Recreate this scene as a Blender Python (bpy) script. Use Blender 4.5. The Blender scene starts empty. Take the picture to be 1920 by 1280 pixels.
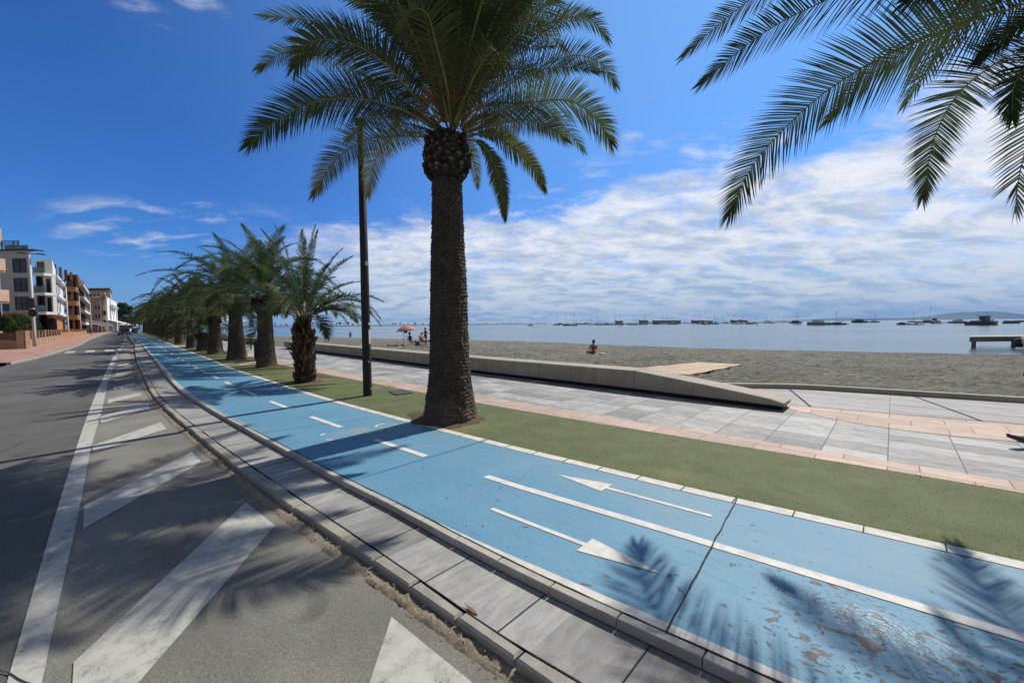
import bpy, bmesh, math, random
import numpy as np
from mathutils import Vector, Matrix, noise as mnoise
R = random.Random(7)
sc = bpy.context.scene
COL = sc.collection
PI = math.pi
# ------------------------------------------------------------------ frame of the promenade
A = Vector((-0.71999, 0.69399, 0.0)); N = Vector((0.69399, 0.71999, 0.0))
def P(u, v, z=0.0): return A*u + N*v + Vector((0, 0, z))
CH = 1.6; FPX = 740.0; PITCH = math.atan(34/FPX); ROLL = 0.009

# ------------------------------------------------------------------ helpers
def tag(o, label=None, cat=None, group=None, kind=None):
    if label: o['label'] = label
    if cat: o['category'] = cat
    if group: o['group'] = group
    if kind: o['kind'] = kind
    return o
def empty(name, loc=(0, 0, 0), rz=0.0, label=None, cat=None, group=None):
    o = bpy.data.objects.new(name, None); COL.objects.link(o)
    o.empty_display_size = 0.2
    o.location = loc; o.rotation_euler = (0, 0, rz)
    return tag(o, label, cat, group)
def copy_tree(o, parent=None):
    c = o.copy(); COL.objects.link(c)
    if parent is not None: c.parent = parent
    for ch in list(o.children): copy_tree(ch, c)
    return c

class MB:
    """collects geometry and links it as ONE mesh object"""
    def __init__(s): s.v = []; s.f = []; s.mi = []; s.uv = {}; s.col = {}
    def add(s, vs, fs, m=0, uvs=None, col=None):
        b = len(s.v); s.v.extend([tuple(p) for p in vs])
        for f in fs: s.f.append(tuple(b+i for i in f)); s.mi.append(m)
        if uvs:
            for i, t in enumerate(uvs): s.uv[b+i] = t
        if col is not None:
            for i in range(len(vs)): s.col[b+i] = col
        return b
    def quad(s, a, b, c, d, m=0, uvs=None): s.add([a, b, c, d], [(0, 1, 2, 3)], m, uvs)
    def box(s, c, size, rz=0.0, m=0, M=None):
        hx, hy, hz = size[0]/2, size[1]/2, size[2]/2
        vs = [Vector((x*hx, y*hy, z*hz)) for x in (-1, 1) for y in (-1, 1) for z in (-1, 1)]
        if M is None: M = Matrix.Translation(Vector(c)) @ Matrix.Rotation(rz, 4, 'Z')
        vs = [M @ q for q in vs]
        s.add(vs, [(0, 1, 3, 2), (4, 6, 7, 5), (0, 4, 5, 1), (2, 3, 7, 6), (0, 2, 6, 4), (1, 5, 7, 3)], m)
    def bbox(s, c, size, rz=0.0, b=0.01, m=0):
        """box with chamfered edges"""
        bm = bmesh.new(); bmesh.ops.create_cube(bm, size=1.0)
        for q in bm.verts: q.co = Vector((q.co.x*size[0], q.co.y*size[1], q.co.z*size[2]))
        bmesh.ops.bevel(bm, geom=list(bm.edges), offset=b, segments=2, affect='EDGES', profile=0.5)
        M = Matrix.Translation(Vector(c)) @ Matrix.Rotation(rz, 4, 'Z')
        bm.verts.index_update()
        s.add([M @ q.co for q in bm.verts], [[q.index for q in f.verts] for f in bm.faces], m); bm.free()
    def tube(s, pts, rad, n=8, m=0, cap=True, flat=1.0, col=None):
        pts = [Vector(p) for p in pts]; k = len(pts)
        if not hasattr(rad, '__len__'): rad = [rad]*k
        ref = Vector((0, 0, 1)); prev = None; vs = []
        for i, p in enumerate(pts):
            t = (pts[min(i+1, k-1)]-pts[max(i-1, 0)])
            if t.length < 1e-9: t = Vector((0, 0, 1))
            t.normalize()
            if prev is None:
                a = ref if abs(t.z) < 0.95 else Vector((1, 0, 0))
                x = a.cross(t).normalized()
            else:
                x = (prev - t*prev.dot(t)).normalized()
            prev = x; y = t.cross(x)
            for j in range(n):
                an = 2*PI*j/n
                vs.append(p + x*(math.cos(an)*rad[i]) + y*(math.sin(an)*rad[i]*flat))
        fs = []
        for i in range(k-1):
            for j in range(n):
                fs.append((i*n+j, i*n+(j+1) % n, (i+1)*n+(j+1) % n, (i+1)*n+j))
        if cap: fs.append(tuple(range(n))[::-1]); fs.append(tuple((k-1)*n+j for j in range(n)))
        s.add(vs, fs, m, None, col)
    def prism(s, poly, z0, z1, m=0, M=None):
        n = len(poly)
        vs = [Vector((p[0], p[1], z0)) for p in poly]+[Vector((p[0], p[1], z1)) for p in poly]
        if M is not None: vs = [M @ q for q in vs]
        fs = [(i, (i+1) % n, n+(i+1) % n, n+i) for i in range(n)]
        fs += [tuple(range(n))[::-1], tuple(range(n, 2*n))]
        s.add(vs, fs, m)
    def lathe(s, prof, n=24, c=(0, 0, 0), m=0):
        vs = []; k = len(prof)
        for r, z in prof:
            for j in range(n):
                an = 2*PI*j/n; vs.append((c[0]+r*math.cos(an), c[1]+r*math.sin(an), c[2]+z))
        fs = [(i*n+j, i*n+(j+1) % n, (i+1)*n+(j+1) % n, (i+1)*n+j) for i in range(k-1) for j in range(n)]
        s.add(vs, fs, m)
    def loft(s, rings, m=0, cap=True, closed=True):
        n = len(rings[0]); vs = [q for r in rings for q in r]; fs = []
        for i in range(len(rings)-1):
            for j in range(n if closed else n-1):
                fs.append((i*n+j, i*n+(j+1) % n, (i+1)*n+(j+1) % n, (i+1)*n+j))
        if cap: fs.append(tuple(range(n))[::-1]); fs.append(tuple((len(rings)-1)*n+j for j in range(n)))
        s.add(vs, fs, m)
    def mesh(s, name, mats, smooth=False):
        me = bpy.data.meshes.new(name)
        me.from_pydata(s.v, [], s.f)
        if not isinstance(mats, (list, tuple)): mats = [mats]
        for q in mats: me.materials.append(q)
        if len(mats) > 1: me.polygons.foreach_set('material_index', s.mi)
        if smooth: me.polygons.foreach_set('use_smooth', [True]*len(s.f))
        if s.uv:
            L = me.uv_layers.new(name='UVMap'); idx = np.empty(len(me.loops), np.int32)
            me.loops.foreach_get('vertex_index', idx)
            arr = np.zeros((len(s.v), 2), np.float32)
            for k, t in s.uv.items(): arr[k] = t
            L.data.foreach_set('uv', arr[idx].ravel())
        if s.col:
            ca = me.color_attributes.new('tint', 'FLOAT_COLOR', 'POINT')
            arr = np.ones((len(s.v), 4), np.float32)
            for k, t in s.col.items(): arr[k, :3] = t
            ca.data.foreach_set('color', arr.ravel())
        me.update()
        return me
    def build(s, name, mats, parent=None, smooth=False, loc=None):
        o = bpy.data.objects.new(name, s.mesh(name, mats, smooth)); COL.objects.link(o)
        if parent is not None: o.parent = parent
        if loc is not None: o.location = loc
        return o
def recalc(o):
    bm = bmesh.new(); bm.from_mesh(o.data); bmesh.ops.recalc_face_normals(bm, faces=bm.faces); bm.to_mesh(o.data); bm.free(); return o
def struct(o): o['kind'] = 'structure'; return o

# ------------------------------------------------------------------ materials
class NT:
    def __init__(s, name):
        s.m = bpy.data.materials.new(name); s.m.use_nodes = True
        s.t = s.m.node_tree; s.b = s.t.nodes['Principled BSDF']; s.out = s.t.nodes['Material Output']
    def n(s, ty, ins=None, **kw):
        q = s.t.nodes.new(ty)
        for k, x in kw.items(): setattr(q, k, x)
        for k, x in (ins or {}).items():
            if isinstance(x, bpy.types.NodeSocket): s.t.links.new(x, q.inputs[k])
            else: q.inputs[k].default_value = x
        return q
    def link(s, a, b): s.t.links.new(a, b)
    def pos(s): return s.n('ShaderNodeNewGeometry').outputs['Position']
    def uv(s): return s.n('ShaderNodeUVMap').outputs['UV']
    def obj(s): return s.n('ShaderNodeTexCoord').outputs['Object']
    def map(s, vec, scale=(1, 1, 1), rot=(0, 0, 0), loc=(0, 0, 0)):
        return s.n('ShaderNodeMapping', {'Vector': vec, 'Scale': scale, 'Rotation': rot, 'Location': loc}).outputs[0]
    def noise(s, vec, scale, detail=4, rough=0.55, dist=0.0):
        return s.n('ShaderNodeTexNoise', {'Vector': vec, 'Scale': scale, 'Detail': detail, 'Roughness': rough, 'Distortion': dist}).outputs['Fac']
    def ramp(s, fac, a, b, lo=0.0, hi=1.0, smooth=True):
        return s.n('ShaderNodeMapRange', {'Value': fac, 'From Min': a, 'From Max': b, 'To Min': lo, 'To Max': hi},
                   interpolation_type='SMOOTHSTEP' if smooth else 'LINEAR').outputs[0]
    def math(s, op, a, b=0.0, c=0.0, clamp=False):
        return s.n('ShaderNodeMath', {0: a, 1: b, 2: c}, operation=op, use_clamp=clamp).outputs[0]
    def mix(s, f, a, b, mode='MIX'):
        q = s.n('ShaderNodeMix', data_type='RGBA', blend_type=mode)
        for i, x in ((0, f), (6, a), (7, b)):
            if isinstance(x, bpy.types.NodeSocket): s.link(x, q.inputs[i])
            else: q.inputs[i].default_value = (x if i == 0 else (x[0], x[1], x[2], 1))
        return q.outputs[2]
    def scale(s, colr, f):
        q = s.n('ShaderNodeVectorMath', operation='SCALE')
        for k, x in ((0, colr), ('Scale', f)):
            if isinstance(x, bpy.types.NodeSocket): s.link(x, q.inputs[k])
            else: q.inputs[k].default_value = x
        return q.outputs[0]
    def bump(s, h, strength=0.4, dist=0.01, normal=None):
        q = s.n('ShaderNodeBump', {'Height': h, 'Strength': strength, 'Distance': dist})
        if normal: s.link(normal, q.inputs['Normal'])
        s.link(q.outputs[0], s.b.inputs['Normal']); return q.outputs[0]
    def set(s, **kw):
        for k, x in kw.items():
            k = {'color': 'Base Color', 'rough': 'Roughness', 'metal': 'Metallic', 'spec': 'Specular IOR Level', 'alpha': 'Alpha', 'trans': 'Transmission Weight', 'ior': 'IOR'}[k]
            if isinstance(x, bpy.types.NodeSocket): s.link(x, s.b.inputs[k])
            elif k == 'Base Color': s.b.inputs[k].default_value = (x[0], x[1], x[2], 1)
            else: s.b.inputs[k].default_value = x
        return s.m

MATS = {}
def plain(name, color, rough=0.6, metal=0.0, var=0.12, scale=6.0, bump=0.0, spec=0.5):
    """a painted / plastered / metal surface with slight wear"""
    if name in MATS: return MATS[name]
    t = NT(name); p = t.obj()
    f = t.noise(p, scale, 5, 0.6)
    g = t.noise(p, scale*9, 3, 0.6)
    k = t.math('ADD', t.ramp(f, 0.25, 0.75, 1-var, 1+var), t.ramp(g, 0.3, 0.7, -var*0.4, var*0.4))
    c = t.scale((color[0], color[1], color[2]), k)
    if bump: t.bump(g, bump, 0.01)
    MATS[name] = t.set(color=c, rough=rough, metal=metal, spec=spec)
    return MATS[name]

def m_asphalt(name, base, tint, grain=1.0, crack=1.0):
    t = NT(name); p = t.pos()
    f1 = t.noise(p, 170, 2, 0.7); f2 = t.noise(p, 60, 3, 0.6); f3 = t.noise(p, 0.7, 5, 0.6); f4 = t.noise(p, 3.0, 4, 0.6)
    k = t.math('MULTIPLY', t.ramp(f1, 0.3, 0.72, 1-0.55*grain, 1+0.75*grain, False), t.ramp(f2, 0.3, 0.7, 1-0.2*grain, 1+0.22*grain, False))
    k = t.math('MULTIPLY', k, t.ramp(f3, 0.3, 0.7, 0.76, 1.2))
    k = t.math('MULTIPLY', k, t.ramp(t.noise(t.map(p, (1, 1, 1), (0, 0, 0.77)), 1.9, 3, 0.5), 0.66, 0.74, 1.0, 0.72))
    c = t.mix(t.ramp(f4, 0.42, 0.62), base, tint)
    c = t.scale(c, k)
    wob = t.n('ShaderNodeVectorMath', {0: p, 1: t.scale(t.n('ShaderNodeTexNoise', {'Vector': p, 'Scale': 1.6, 'Detail': 5}).outputs['Color'], 0.5)}, operation='ADD').outputs[0]
    vo = t.n('ShaderNodeTexVoronoi', {'Vector': wob, 'Scale': 0.42}, feature='DISTANCE_TO_EDGE').outputs['Distance']
    gate = t.ramp(t.noise(p, 0.55, 2), 0.5, 0.6)
    cr = t.math('MULTIPLY', t.ramp(vo, 0.0, 0.006, 1.0, 0.0), t.math('MULTIPLY', gate, 0.75*crack))
    c = t.mix(cr, c, (0.012, 0.012, 0.012))
    h = t.math('SUBTRACT', t.math('ADD', f1, t.math('MULTIPLY', f2, 0.6)), t.math('MULTIPLY', cr, 2.0))
    t.bump(h, 0.55*grain, 0.006)
    return t.set(color=c, rough=0.82, spec=0.35)
def m_marking(name, col=(0.62, 0.6, 0.54), wear=0.47, under=(0.085, 0.083, 0.08)):
    t = NT(name); p = t.pos()
    f1 = t.noise(p, 150, 2, 0.7); f2 = t.noise(p, 9, 6, 0.7); f3 = t.noise(p, 1.8, 4, 0.6)
    w = t.math('ADD', t.math('ADD', t.math('MULTIPLY', f1, 0.42), t.math('MULTIPLY', f2, 0.42)), t.math('MULTIPLY', f3, 0.16))
    k = t.ramp(w, wear-0.10, wear-0.03)
    c = t.scale(col, t.ramp(f2, 0.3, 0.7, 0.82, 1.1))
    c = t.mix(k, under, c)
    t.bump(f1, 0.45, 0.004)
    return t.set(color=c, rough=0.7, spec=0.35)
M_road = m_asphalt('road_asphalt', (0.098, 0.096, 0.087), (0.108, 0.103, 0.092), 0.8, 0.9)
M_shoulder = m_asphalt('shoulder_asphalt', (0.185, 0.174, 0.148), (0.188, 0.175, 0.150), 1.0, 0.9)
M_mark = m_marking('road_marking_paint', (0.44, 0.43, 0.38), 0.485, (0.12, 0.113, 0.10))
M_cmark = m_marking('cycle_marking_paint', (0.66, 0.63, 0.57), 0.34, (0.2, 0.35, 0.45))

def m_blue():
    t = NT('blue_cycle_paint'); uv = t.uv(); p = t.pos()
    xyz = t.n('ShaderNodeSeparateXYZ', {0: uv}); u, v = xyz.outputs[0], xyz.outputs[1]
    st = t.noise(t.map(uv, (1.2, 14, 1)), 1.6, 5, 0.65)
    bl = t.noise(p, 1.1, 4, 0.6); gr = t.noise(p, 120, 2, 0.7); cl = t.noise(p, 22, 4, 0.6)
    c = t.mix(t.ramp(bl, 0.3, 0.7), (0.098, 0.255, 0.375), (0.125, 0.285, 0.395))
    c = t.mix(t.ramp(st, 0.49, 0.70, 0.0, 0.55), c, (0.085, 0.19, 0.27))
    c = t.mix(t.ramp(cl, 0.50, 0.75, 0, 0.25), c, (0.24, 0.38, 0.46))
    c = t.scale(c, t.ramp(gr, 0.3, 0.7, 0.82, 1.16, False))
    c = t.mix(t.math('MULTIPLY', t.ramp(v, 2.9, 3.5), t.ramp(bl, 0.35, 0.65, 0.1, 0.5)), c, (0.20, 0.29, 0.32))
    # flaked-off paint: many chips on the near corner, few elsewhere
    near = t.ramp(u, 1.1, 0.0)
    side = t.math('MULTIPLY', t.ramp(v, 1.9, 2.2), t.ramp(v, 3.4, 2.75))
    dens = t.math('MULTIPLY', near, side)
    wv = t.map(uv, (11.5, 16.0, 1), (0, 0, 0.35))
    pn = t.noise(wv, 0.75, 3, 0.5, 0.6)
    thr = t.math('SUBTRACT', 0.70, t.math('MULTIPLY', dens, 0.105))
    chip = t.math('MULTIPLY', t.math('SUBTRACT', pn, thr), 60.0, clamp=True)
    pn2 = t.noise(wv, 2.6, 2, 0.5, 0.3)
    chip2 = t.math('MULTIPLY', t.math('MULTIPLY', t.math('SUBTRACT', pn2, t.math('SUBTRACT', 0.715, t.math('MULTIPLY', dens, 0.115))), 40.0, clamp=True), 1.0)
    chip = t.math('MAXIMUM', chip, chip2)
    edge = t.math('MULTIPLY', t.math('SUBTRACT', pn, t.math('SUBTRACT', thr, 0.02)), 40.0, clamp=True)
    edge = t.math('SUBTRACT', edge, chip, clamp=True)
    cc = t.mix(t.ramp(cl, 0.35, 0.65), (0.075, 0.056, 0.046), (0.15, 0.118, 0.098))
    c = t.mix(t.math('MULTIPLY', edge, 0.55), c, (0.05, 0.10, 0.15))
    c = t.mix(chip, c, cc)
    # old repair along the faded bicycle symbol
    fx = t.math('POWER', t.math('MULTIPLY', t.math('SUBTRACT', u, 5.75), 3.2), 2.0)
    fy = t.math('POWER', t.math('MULTIPLY', t.math('SUBTRACT', v, 2.72), 1.5), 2.0)
    rep = t.ramp(t.math('ADD', fx, fy), 1.0, 0.2)
    rep = t.math('MULTIPLY', rep, t.ramp(t.noise(t.map(uv, (9, 3, 1)), 1.2, 4), 0.44, 0.56))
    c = t.mix(t.math('MULTIPLY', rep, 0.8), c, (0.27, 0.29, 0.28))
    # glossy crinkled resin patch
    du = t.math('MULTIPLY', t.math('ADD', u, 0.02), 2.6); dv = t.math('MULTIPLY', t.math('SUBTRACT', v, 2.74), 5.6)
    gp = t.math('ADD', t.math('MULTIPLY', du, du), t.math('MULTIPLY', dv, dv))
    gp = t.math('ADD', gp, t.ramp(t.noise(p, 7, 3), 0.3, 0.7, -0.5, 0.5))
    gm = t.ramp(gp, 1.0, 0.3)
    r = t.mix(gm, (0.62, 0.62, 0.62), (0.40, 0.40, 0.40))
    c = t.mix(t.math('MULTIPLY', gm, 0.45), c, (0.05, 0.13, 0.19))
    crk = t.n('ShaderNodeTexVoronoi', {'Vector': t.map(uv, (58, 92, 1)), 'Scale': 1.0}, feature='SMOOTH_F1').outputs['Distance']
    h = t.math('ADD', t.math('MULTIPLY', gr, 0.5), t.math('MULTIPLY', cl, 0.5))
    h = t.math('SUBTRACT', h, t.math('MULTIPLY', chip, 1.4))
    h = t.math('ADD', h, t.math('MULTIPLY', t.math('MULTIPLY', gm, crk), 1.5))
    t.bump(h, 0.5, 0.006)
    q = t.n('ShaderNodeRGBToBW', {0: r})
    return t.set(color=c, rough=q.outputs[0], spec=0.38)
M_blue = m_blue()

def m_tiles(name, ca, cb, w, h, offset, mortar, mcol, swap=False, streak=True, off_freq=2, var=0.22, bump=0.3):
    """tiles laid in UV metres; w along the first axis of the brick rows"""
    t = NT(name); uv = t.uv(); p = t.pos()
    vec = t.map(uv, (1, 1, 1), (0, 0, PI/2)) if swap else uv
    q = t.n('ShaderNodeTexBrick', {'Vector': vec, 'Color1': (0, 0, 0, 1), 'Color2': (1, 1, 1, 1), 'Mortar': (0.5, 0.5, 0.5, 1), 'Scale': 1.0,
                                   'Mortar Size': mortar, 'Mortar Smooth': 0.1, 'Bias': 0.0, 'Brick Width': w, 'Row Height': h},
            offset=offset, offset_frequency=off_freq, squash=1.0)
    rnd = t.n('ShaderNodeRGBToBW', {0: q.outputs['Color']}).outputs[0]
    s1 = t.noise(t.map(uv, (2.0, 9, 1) if streak else (3, 3, 1)), 2.6, 6, 0.62, 0.5)
    s1 = t.math('ADD', s1, t.math('MULTIPLY', rnd, 0.14))
    g = t.noise(p, 90, 3, 0.65); st = t.noise(p, 1.3, 5, 0.6)
    c = t.mix(t.ramp(s1, 0.36, 0.76), ca, cb)
    c = t.scale(c, t.math('MULTIPLY', t.ramp(rnd, 0, 1, 1-var, 1+var, False), t.math('MULTIPLY', t.ramp(g, 0.3, 0.7, 0.9, 1.1), t.ramp(st, 0.3, 0.7, 0.88, 1.1))))
    c = t.mix(q.outputs['Fac'], c, mcol)
    hh = t.math('SUBTRACT', t.math('MULTIPLY', g, 0.25), q.outputs['Fac'])
    t.bump(hh, bump, 0.006)
    return t.set(color=c, rough=0.7, spec=0.4)
M_gtile = m_tiles('grey_paving', (0.20, 0.20, 0.195), (0.42, 0.405, 0.37), 0.40, 0.60, 0.0, 0.006, (0.07, 0.07, 0.07), True, True, 2, 0.2)
M_pink = m_tiles('pink_paving', (0.43, 0.305, 0.23), (0.50, 0.37, 0.285), 0.62, 0.42, 0.4, 0.006, (0.17, 0.11, 0.08), False, False, 2, 0.1)
M_deck = m_tiles('lilac_deck', (0.25, 0.225, 0.215), (0.36, 0.325, 0.305), 2.1, 0.145, 0.0, 0.007, (0.15, 0.14, 0.135), False, True, 2, 0.12)
M_walk = m_tiles('red_sidewalk', (0.36, 0.19, 0.135), (0.46, 0.27, 0.20), 0.4, 0.4, 0.5, 0.012, (0.2, 0.13, 0.1), False, False, 2, 0.15)

def m_stone(name, c1, c2, sc=7, bump=0.4, rough=0.85):
    t = NT(name); p = t.pos()
    f = t.noise(p, sc, 6, 0.65); g = t.noise(p, 110, 3, 0.7); l = t.noise(p, 0.9, 4)
    c = t.mix(t.ramp(f, 0.3, 0.7), c1, c2)
    c = t.scale(c, t.math('MULTIPLY', t.ramp(g, 0.3, 0.7, 0.84, 1.14), t.ramp(l, 0.3, 0.7, 0.88, 1.1)))
    t.bump(t.math('ADD', g, f), bump, 0.006)
    return t.set(color=c, rough=rough, spec=0.3)
M_slab = None
def m_slab():
    t = NT('strip_slab'); uv = t.uv(); p = t.pos()
    f = t.noise(t.map(uv, (9, 2.2, 1), (0, 0, 0.25)), 1.7, 7, 0.68, 0.6); g = t.noise(p, 100, 3, 0.7)
    cell = t.n('ShaderNodeTexWhiteNoise', {'W': t.math('FLOOR', t.math('DIVIDE', t.n('ShaderNodeSeparateXYZ', {0: uv}).outputs[0], 0.64))}, noise_dimensions='1D').outputs['Value']
    c = t.mix(t.ramp(f, 0.32, 0.7), (0.225, 0.22, 0.208), (0.35, 0.338, 0.308))
    c = t.scale(c, t.math('MULTIPLY', t.ramp(g, 0.3, 0.7, 0.86, 1.14), t.ramp(cell, 0, 1, 0.8, 1.2, False)))
    st = t.n('ShaderNodeTexVoronoi', {'Vector': uv, 'Scale': 3.2}).outputs['Distance']
    c = t.mix(t.ramp(st, 0.05, 0.085, 0.5, 0), c, (0.05, 0.05, 0.05))
    t.bump(g, 0.35, 0.004)
    return t.set(color=c, rough=0.72, spec=0.4)
M_slab = m_slab()
M_kerb = m_stone('kerb_stone', (0.26, 0.24, 0.20), (0.35, 0.325, 0.275))
M_wstone = m_stone('white_edge_stone', (0.36, 0.34, 0.30), (0.46, 0.44, 0.39))
M_wpaint = m_marking('white_edge_paint', (0.62, 0.59, 0.52), 0.36, (0.33, 0.31, 0.27))
M_dirt = m_stone('dry_dirt', (0.21, 0.172, 0.125), (0.36, 0.305, 0.225), 34, 1.0, 0.95)
M_soil = m_stone('brown_soil', (0.075, 0.048, 0.03), (0.15, 0.10, 0.066), 24, 1.0, 0.95)
M_joint = plain('dark_joint', (0.02, 0.02, 0.022), 0.9)
def m_concrete():
    t = NT('cast_concrete'); p = t.obj()
    f = t.noise(p, 2.2, 6, 0.62); g = t.noise(p, 70, 3, 0.65)
    sx = t.noise(t.map(p, (5, 5, 0.7)), 1.2, 5, 0.6)
    c = t.mix(t.ramp(f, 0.3, 0.7), (0.33, 0.29, 0.225), (0.42, 0.375, 0.30))
    c = t.mix(t.ramp(sx, 0.52, 0.7, 0, 0.45), c, (0.22, 0.20, 0.165))
    c = t.scale(c, t.ramp(g, 0.3, 0.7, 0.9, 1.08))
    t.bump(g, 0.3, 0.004)
    return t.set(color=c, rough=0.8, spec=0.3)
M_conc = m_concrete()
def m_turf():
    t = NT('artificial_turf'); p = t.pos()
    f = t.noise(p, 2.0, 5, 0.65); g = t.noise(p, 160, 2, 0.8); h = t.noise(p, 34, 3, 0.6)
    c = t.mix(t.ramp(f, 0.3, 0.7), (0.085, 0.110, 0.034), (0.130, 0.148, 0.056))
    c = t.mix(t.ramp(h, 0.55, 0.75, 0, 0.4), c, (0.19, 0.19, 0.08))
    pt = t.noise(t.map(p, (1, 1, 1), (0, 0, 0.8)), 0.9, 5, 0.65)
    c = t.mix(t.ramp(pt, 0.53, 0.68, 0, 0.5), c, (0.21, 0.20, 0.085))
    c = t.scale(c, t.math('MULTIPLY', t.ramp(g, 0.25, 0.75, 0.62, 1.38, False), t.ramp(t.noise(p, 55, 3, 0.7), 0.3, 0.7, 0.8, 1.2)))
    t.bump(t.math('ADD', g, t.noise(p, 70, 3, 0.7)), 0.55, 0.010)
    return t.set(color=c, rough=0.75, spec=0.25)
M_turf = m_turf()
def m_blade():
    t = NT('grass_blade'); p = t.pos()
    f = t.noise(p, 2.0, 5, 0.65); g = t.noise(p, 300, 1, 0.5)
    c = t.mix(t.ramp(f, 0.3, 0.7), (0.095, 0.125, 0.036), (0.145, 0.165, 0.060))
    c = t.mix(t.ramp(g, 0.5, 0.8), c, (0.20, 0.19, 0.075))
    return t.set(color=c, rough=0.5, spec=0.4)
M_blade = m_blade()
def m_sand():
    t = NT('grey_beach_sand'); p = t.pos()
    f = t.noise(p, 0.5, 5, 0.6); g = t.noise(p, 9, 5, 0.7); h = t.noise(t.map(p, (1, 1, 1)), 2.6, 5, 0.65); k = t.noise(p, 70, 2, 0.6)
    c = t.mix(t.ramp(f, 0.3, 0.7), (0.168, 0.155, 0.126), (0.250, 0.232, 0.188))
    c = t.mix(t.ramp(h, 0.52, 0.68, 0, 0.65), c, (0.075, 0.07, 0.06))
    wd = t.noise(t.map(p, (0.45, 1.9, 1), (0, 0, -0.10)), 1.3, 8, 0.72, 0.9)
    c = t.mix(t.ramp(wd, 0.53, 0.64, 0, 0.72), c, (0.05, 0.046, 0.038))
    c = t.mix(t.ramp(wd, 0.46, 0.36, 0, 0.5), c, (0.33, 0.31, 0.25))
    c = t.scale(c, t.math('MULTIPLY', t.ramp(g, 0.3, 0.7, 0.8, 1.18), t.ramp(k, 0.3, 0.7, 0.85, 1.15)))
    wet = t.ramp(t.n('ShaderNodeSeparateXYZ', {0: p}).outputs[2], -1.24, -1.05, 0.62, 1.0)
    c = t.scale(c, wet)
    t.bump(t.math('ADD', t.math('MULTIPLY', g, 1.0), h), 1.0, 0.14)
    return t.set(color=c, rough=0.92, spec=0.2)
M_sand = m_sand()
def m_water():
    t = NT('sea_water'); p = t.pos()
    a = t.noise(t.map(p, (0.5, 1.0, 1), (0, 0, 0.5)), 1.3, 4, 0.6); b = t.noise(t.map(p, (0.6, 1.0, 1), (0, 0, 0.3)), 0.16, 4, 0.6)
    big = t.noise(t.map(p, (0.25, 1.0, 1), (0, 0, 0.12)), 0.02, 4, 0.6)
    c = t.mix(t.ramp(big, 0.35, 0.65), (0.050, 0.095, 0.115), (0.075, 0.13, 0.15))
    t.bump(t.math('ADD', t.math('MULTIPLY', a, 0.22), b), 0.5, 0.35)
    return t.set(color=c, rough=t.ramp(big, 0.3, 0.7, 0.10, 0.20), spec=0.5, ior=1.33)
M_water = m_water()
def m_leaf(name, c1, c2, c3):
    t = NT(name)
    tint = t.n('ShaderNodeVertexColor', layer_name='tint').outputs['Color']
    p = t.pos(); f = t.noise(p, 3.0, 3, 0.6)
    c = t.mix(t.ramp(f, 0.3, 0.7), c1, c2)
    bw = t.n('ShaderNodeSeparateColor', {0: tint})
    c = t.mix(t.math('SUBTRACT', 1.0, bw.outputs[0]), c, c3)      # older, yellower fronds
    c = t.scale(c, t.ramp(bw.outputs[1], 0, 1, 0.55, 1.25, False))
    t.set(color=c, rough=0.75, spec=0.06)
    tr = t.n('ShaderNodeBsdfTranslucent', {'Color': t.scale(c, 1.6)})
    mx = t.n('ShaderNodeMixShader', {0: 0.27})
    t.link(t.b.outputs[0], mx.inputs[1]); t.link(tr.outputs[0], mx.inputs[2]); t.link(mx.outputs[0], t.out.inputs['Surface'])
    return t.m
M_leaf = m_leaf('date_palm_leaf', (0.048, 0.074, 0.036), (0.074, 0.106, 0.050), (0.165, 0.155, 0.052))
M_tree = m_leaf('broad_leaf', (0.030, 0.060, 0.018), (0.055, 0.095, 0.026), (0.09, 0.11, 0.03))
M_pine = m_leaf('pine_needles', (0.016, 0.032, 0.013), (0.028, 0.048, 0.018), (0.05, 0.06, 0.02))
M_scrub = m_leaf('dry_scrub', (0.022, 0.028, 0.018), (0.034, 0.042, 0.024), (0.05, 0.05, 0.03))
def m_bark(name, c1, c2, c3):
    t = NT(name); p = t.obj()
    f = t.noise(p, 5, 6, 0.65); g = t.noise(t.map(p, (14, 14, 60)), 1.0, 4, 0.65); q = t.noise(p, 45, 3, 0.7)
    c = t.mix(t.ramp(f, 0.3, 0.7), c1, c2)
    c = t.mix(t.ramp(g, 0.52, 0.72, 0, 0.7), c, c3)
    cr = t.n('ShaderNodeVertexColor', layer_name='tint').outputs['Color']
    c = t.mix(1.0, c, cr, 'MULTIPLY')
    t.bump(t.math('ADD', g, q), 0.8, 0.02)
    return t.set(color=c, rough=0.9, spec=0.2)
M_bark = m_bark('palm_bark', (0.062, 0.050, 0.040), (0.108, 0.087, 0.069), (0.19, 0.155, 0.125))
M_boot = m_bark('palm_boot', (0.085, 0.068, 0.055), (0.135, 0.110, 0.09), (0.20, 0.172, 0.145))
M_stalk = plain('frond_stalk', (0.17, 0.16, 0.05), 0.5, 0, 0.25, 5)
M_rust = plain('fruit_stalk', (0.26, 0.105, 0.04), 0.7, 0, 0.3, 8)
M_wood = m_stone('trunk_wood', (0.06, 0.045, 0.035), (0.11, 0.085, 0.06), 9, 0.8)
M_black = plain('black_paint', (0.012, 0.012, 0.013), 0.45)
M_dark = plain('dark_grey_metal', (0.030, 0.031, 0.033), 0.75, spec=0.2)
M_white = plain('white_plaster', (0.70, 0.69, 0.66), 0.8, 0, 0.06, 1.0)
M_grey = plain('grey_plaster', (0.36, 0.36, 0.37), 0.8, 0, 0.06, 1.0)
M_peach = plain('peach_plaster', (0.60, 0.40, 0.26), 0.8, 0, 0.08, 1.0)
M_brown = plain('brown_brick', (0.15, 0.062, 0.037), 0.8, 0, 0.2, 2.5)
M_ochre = plain('ochre_plaster', (0.30, 0.155, 0.065), 0.8, 0, 0.18, 1.5)
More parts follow.
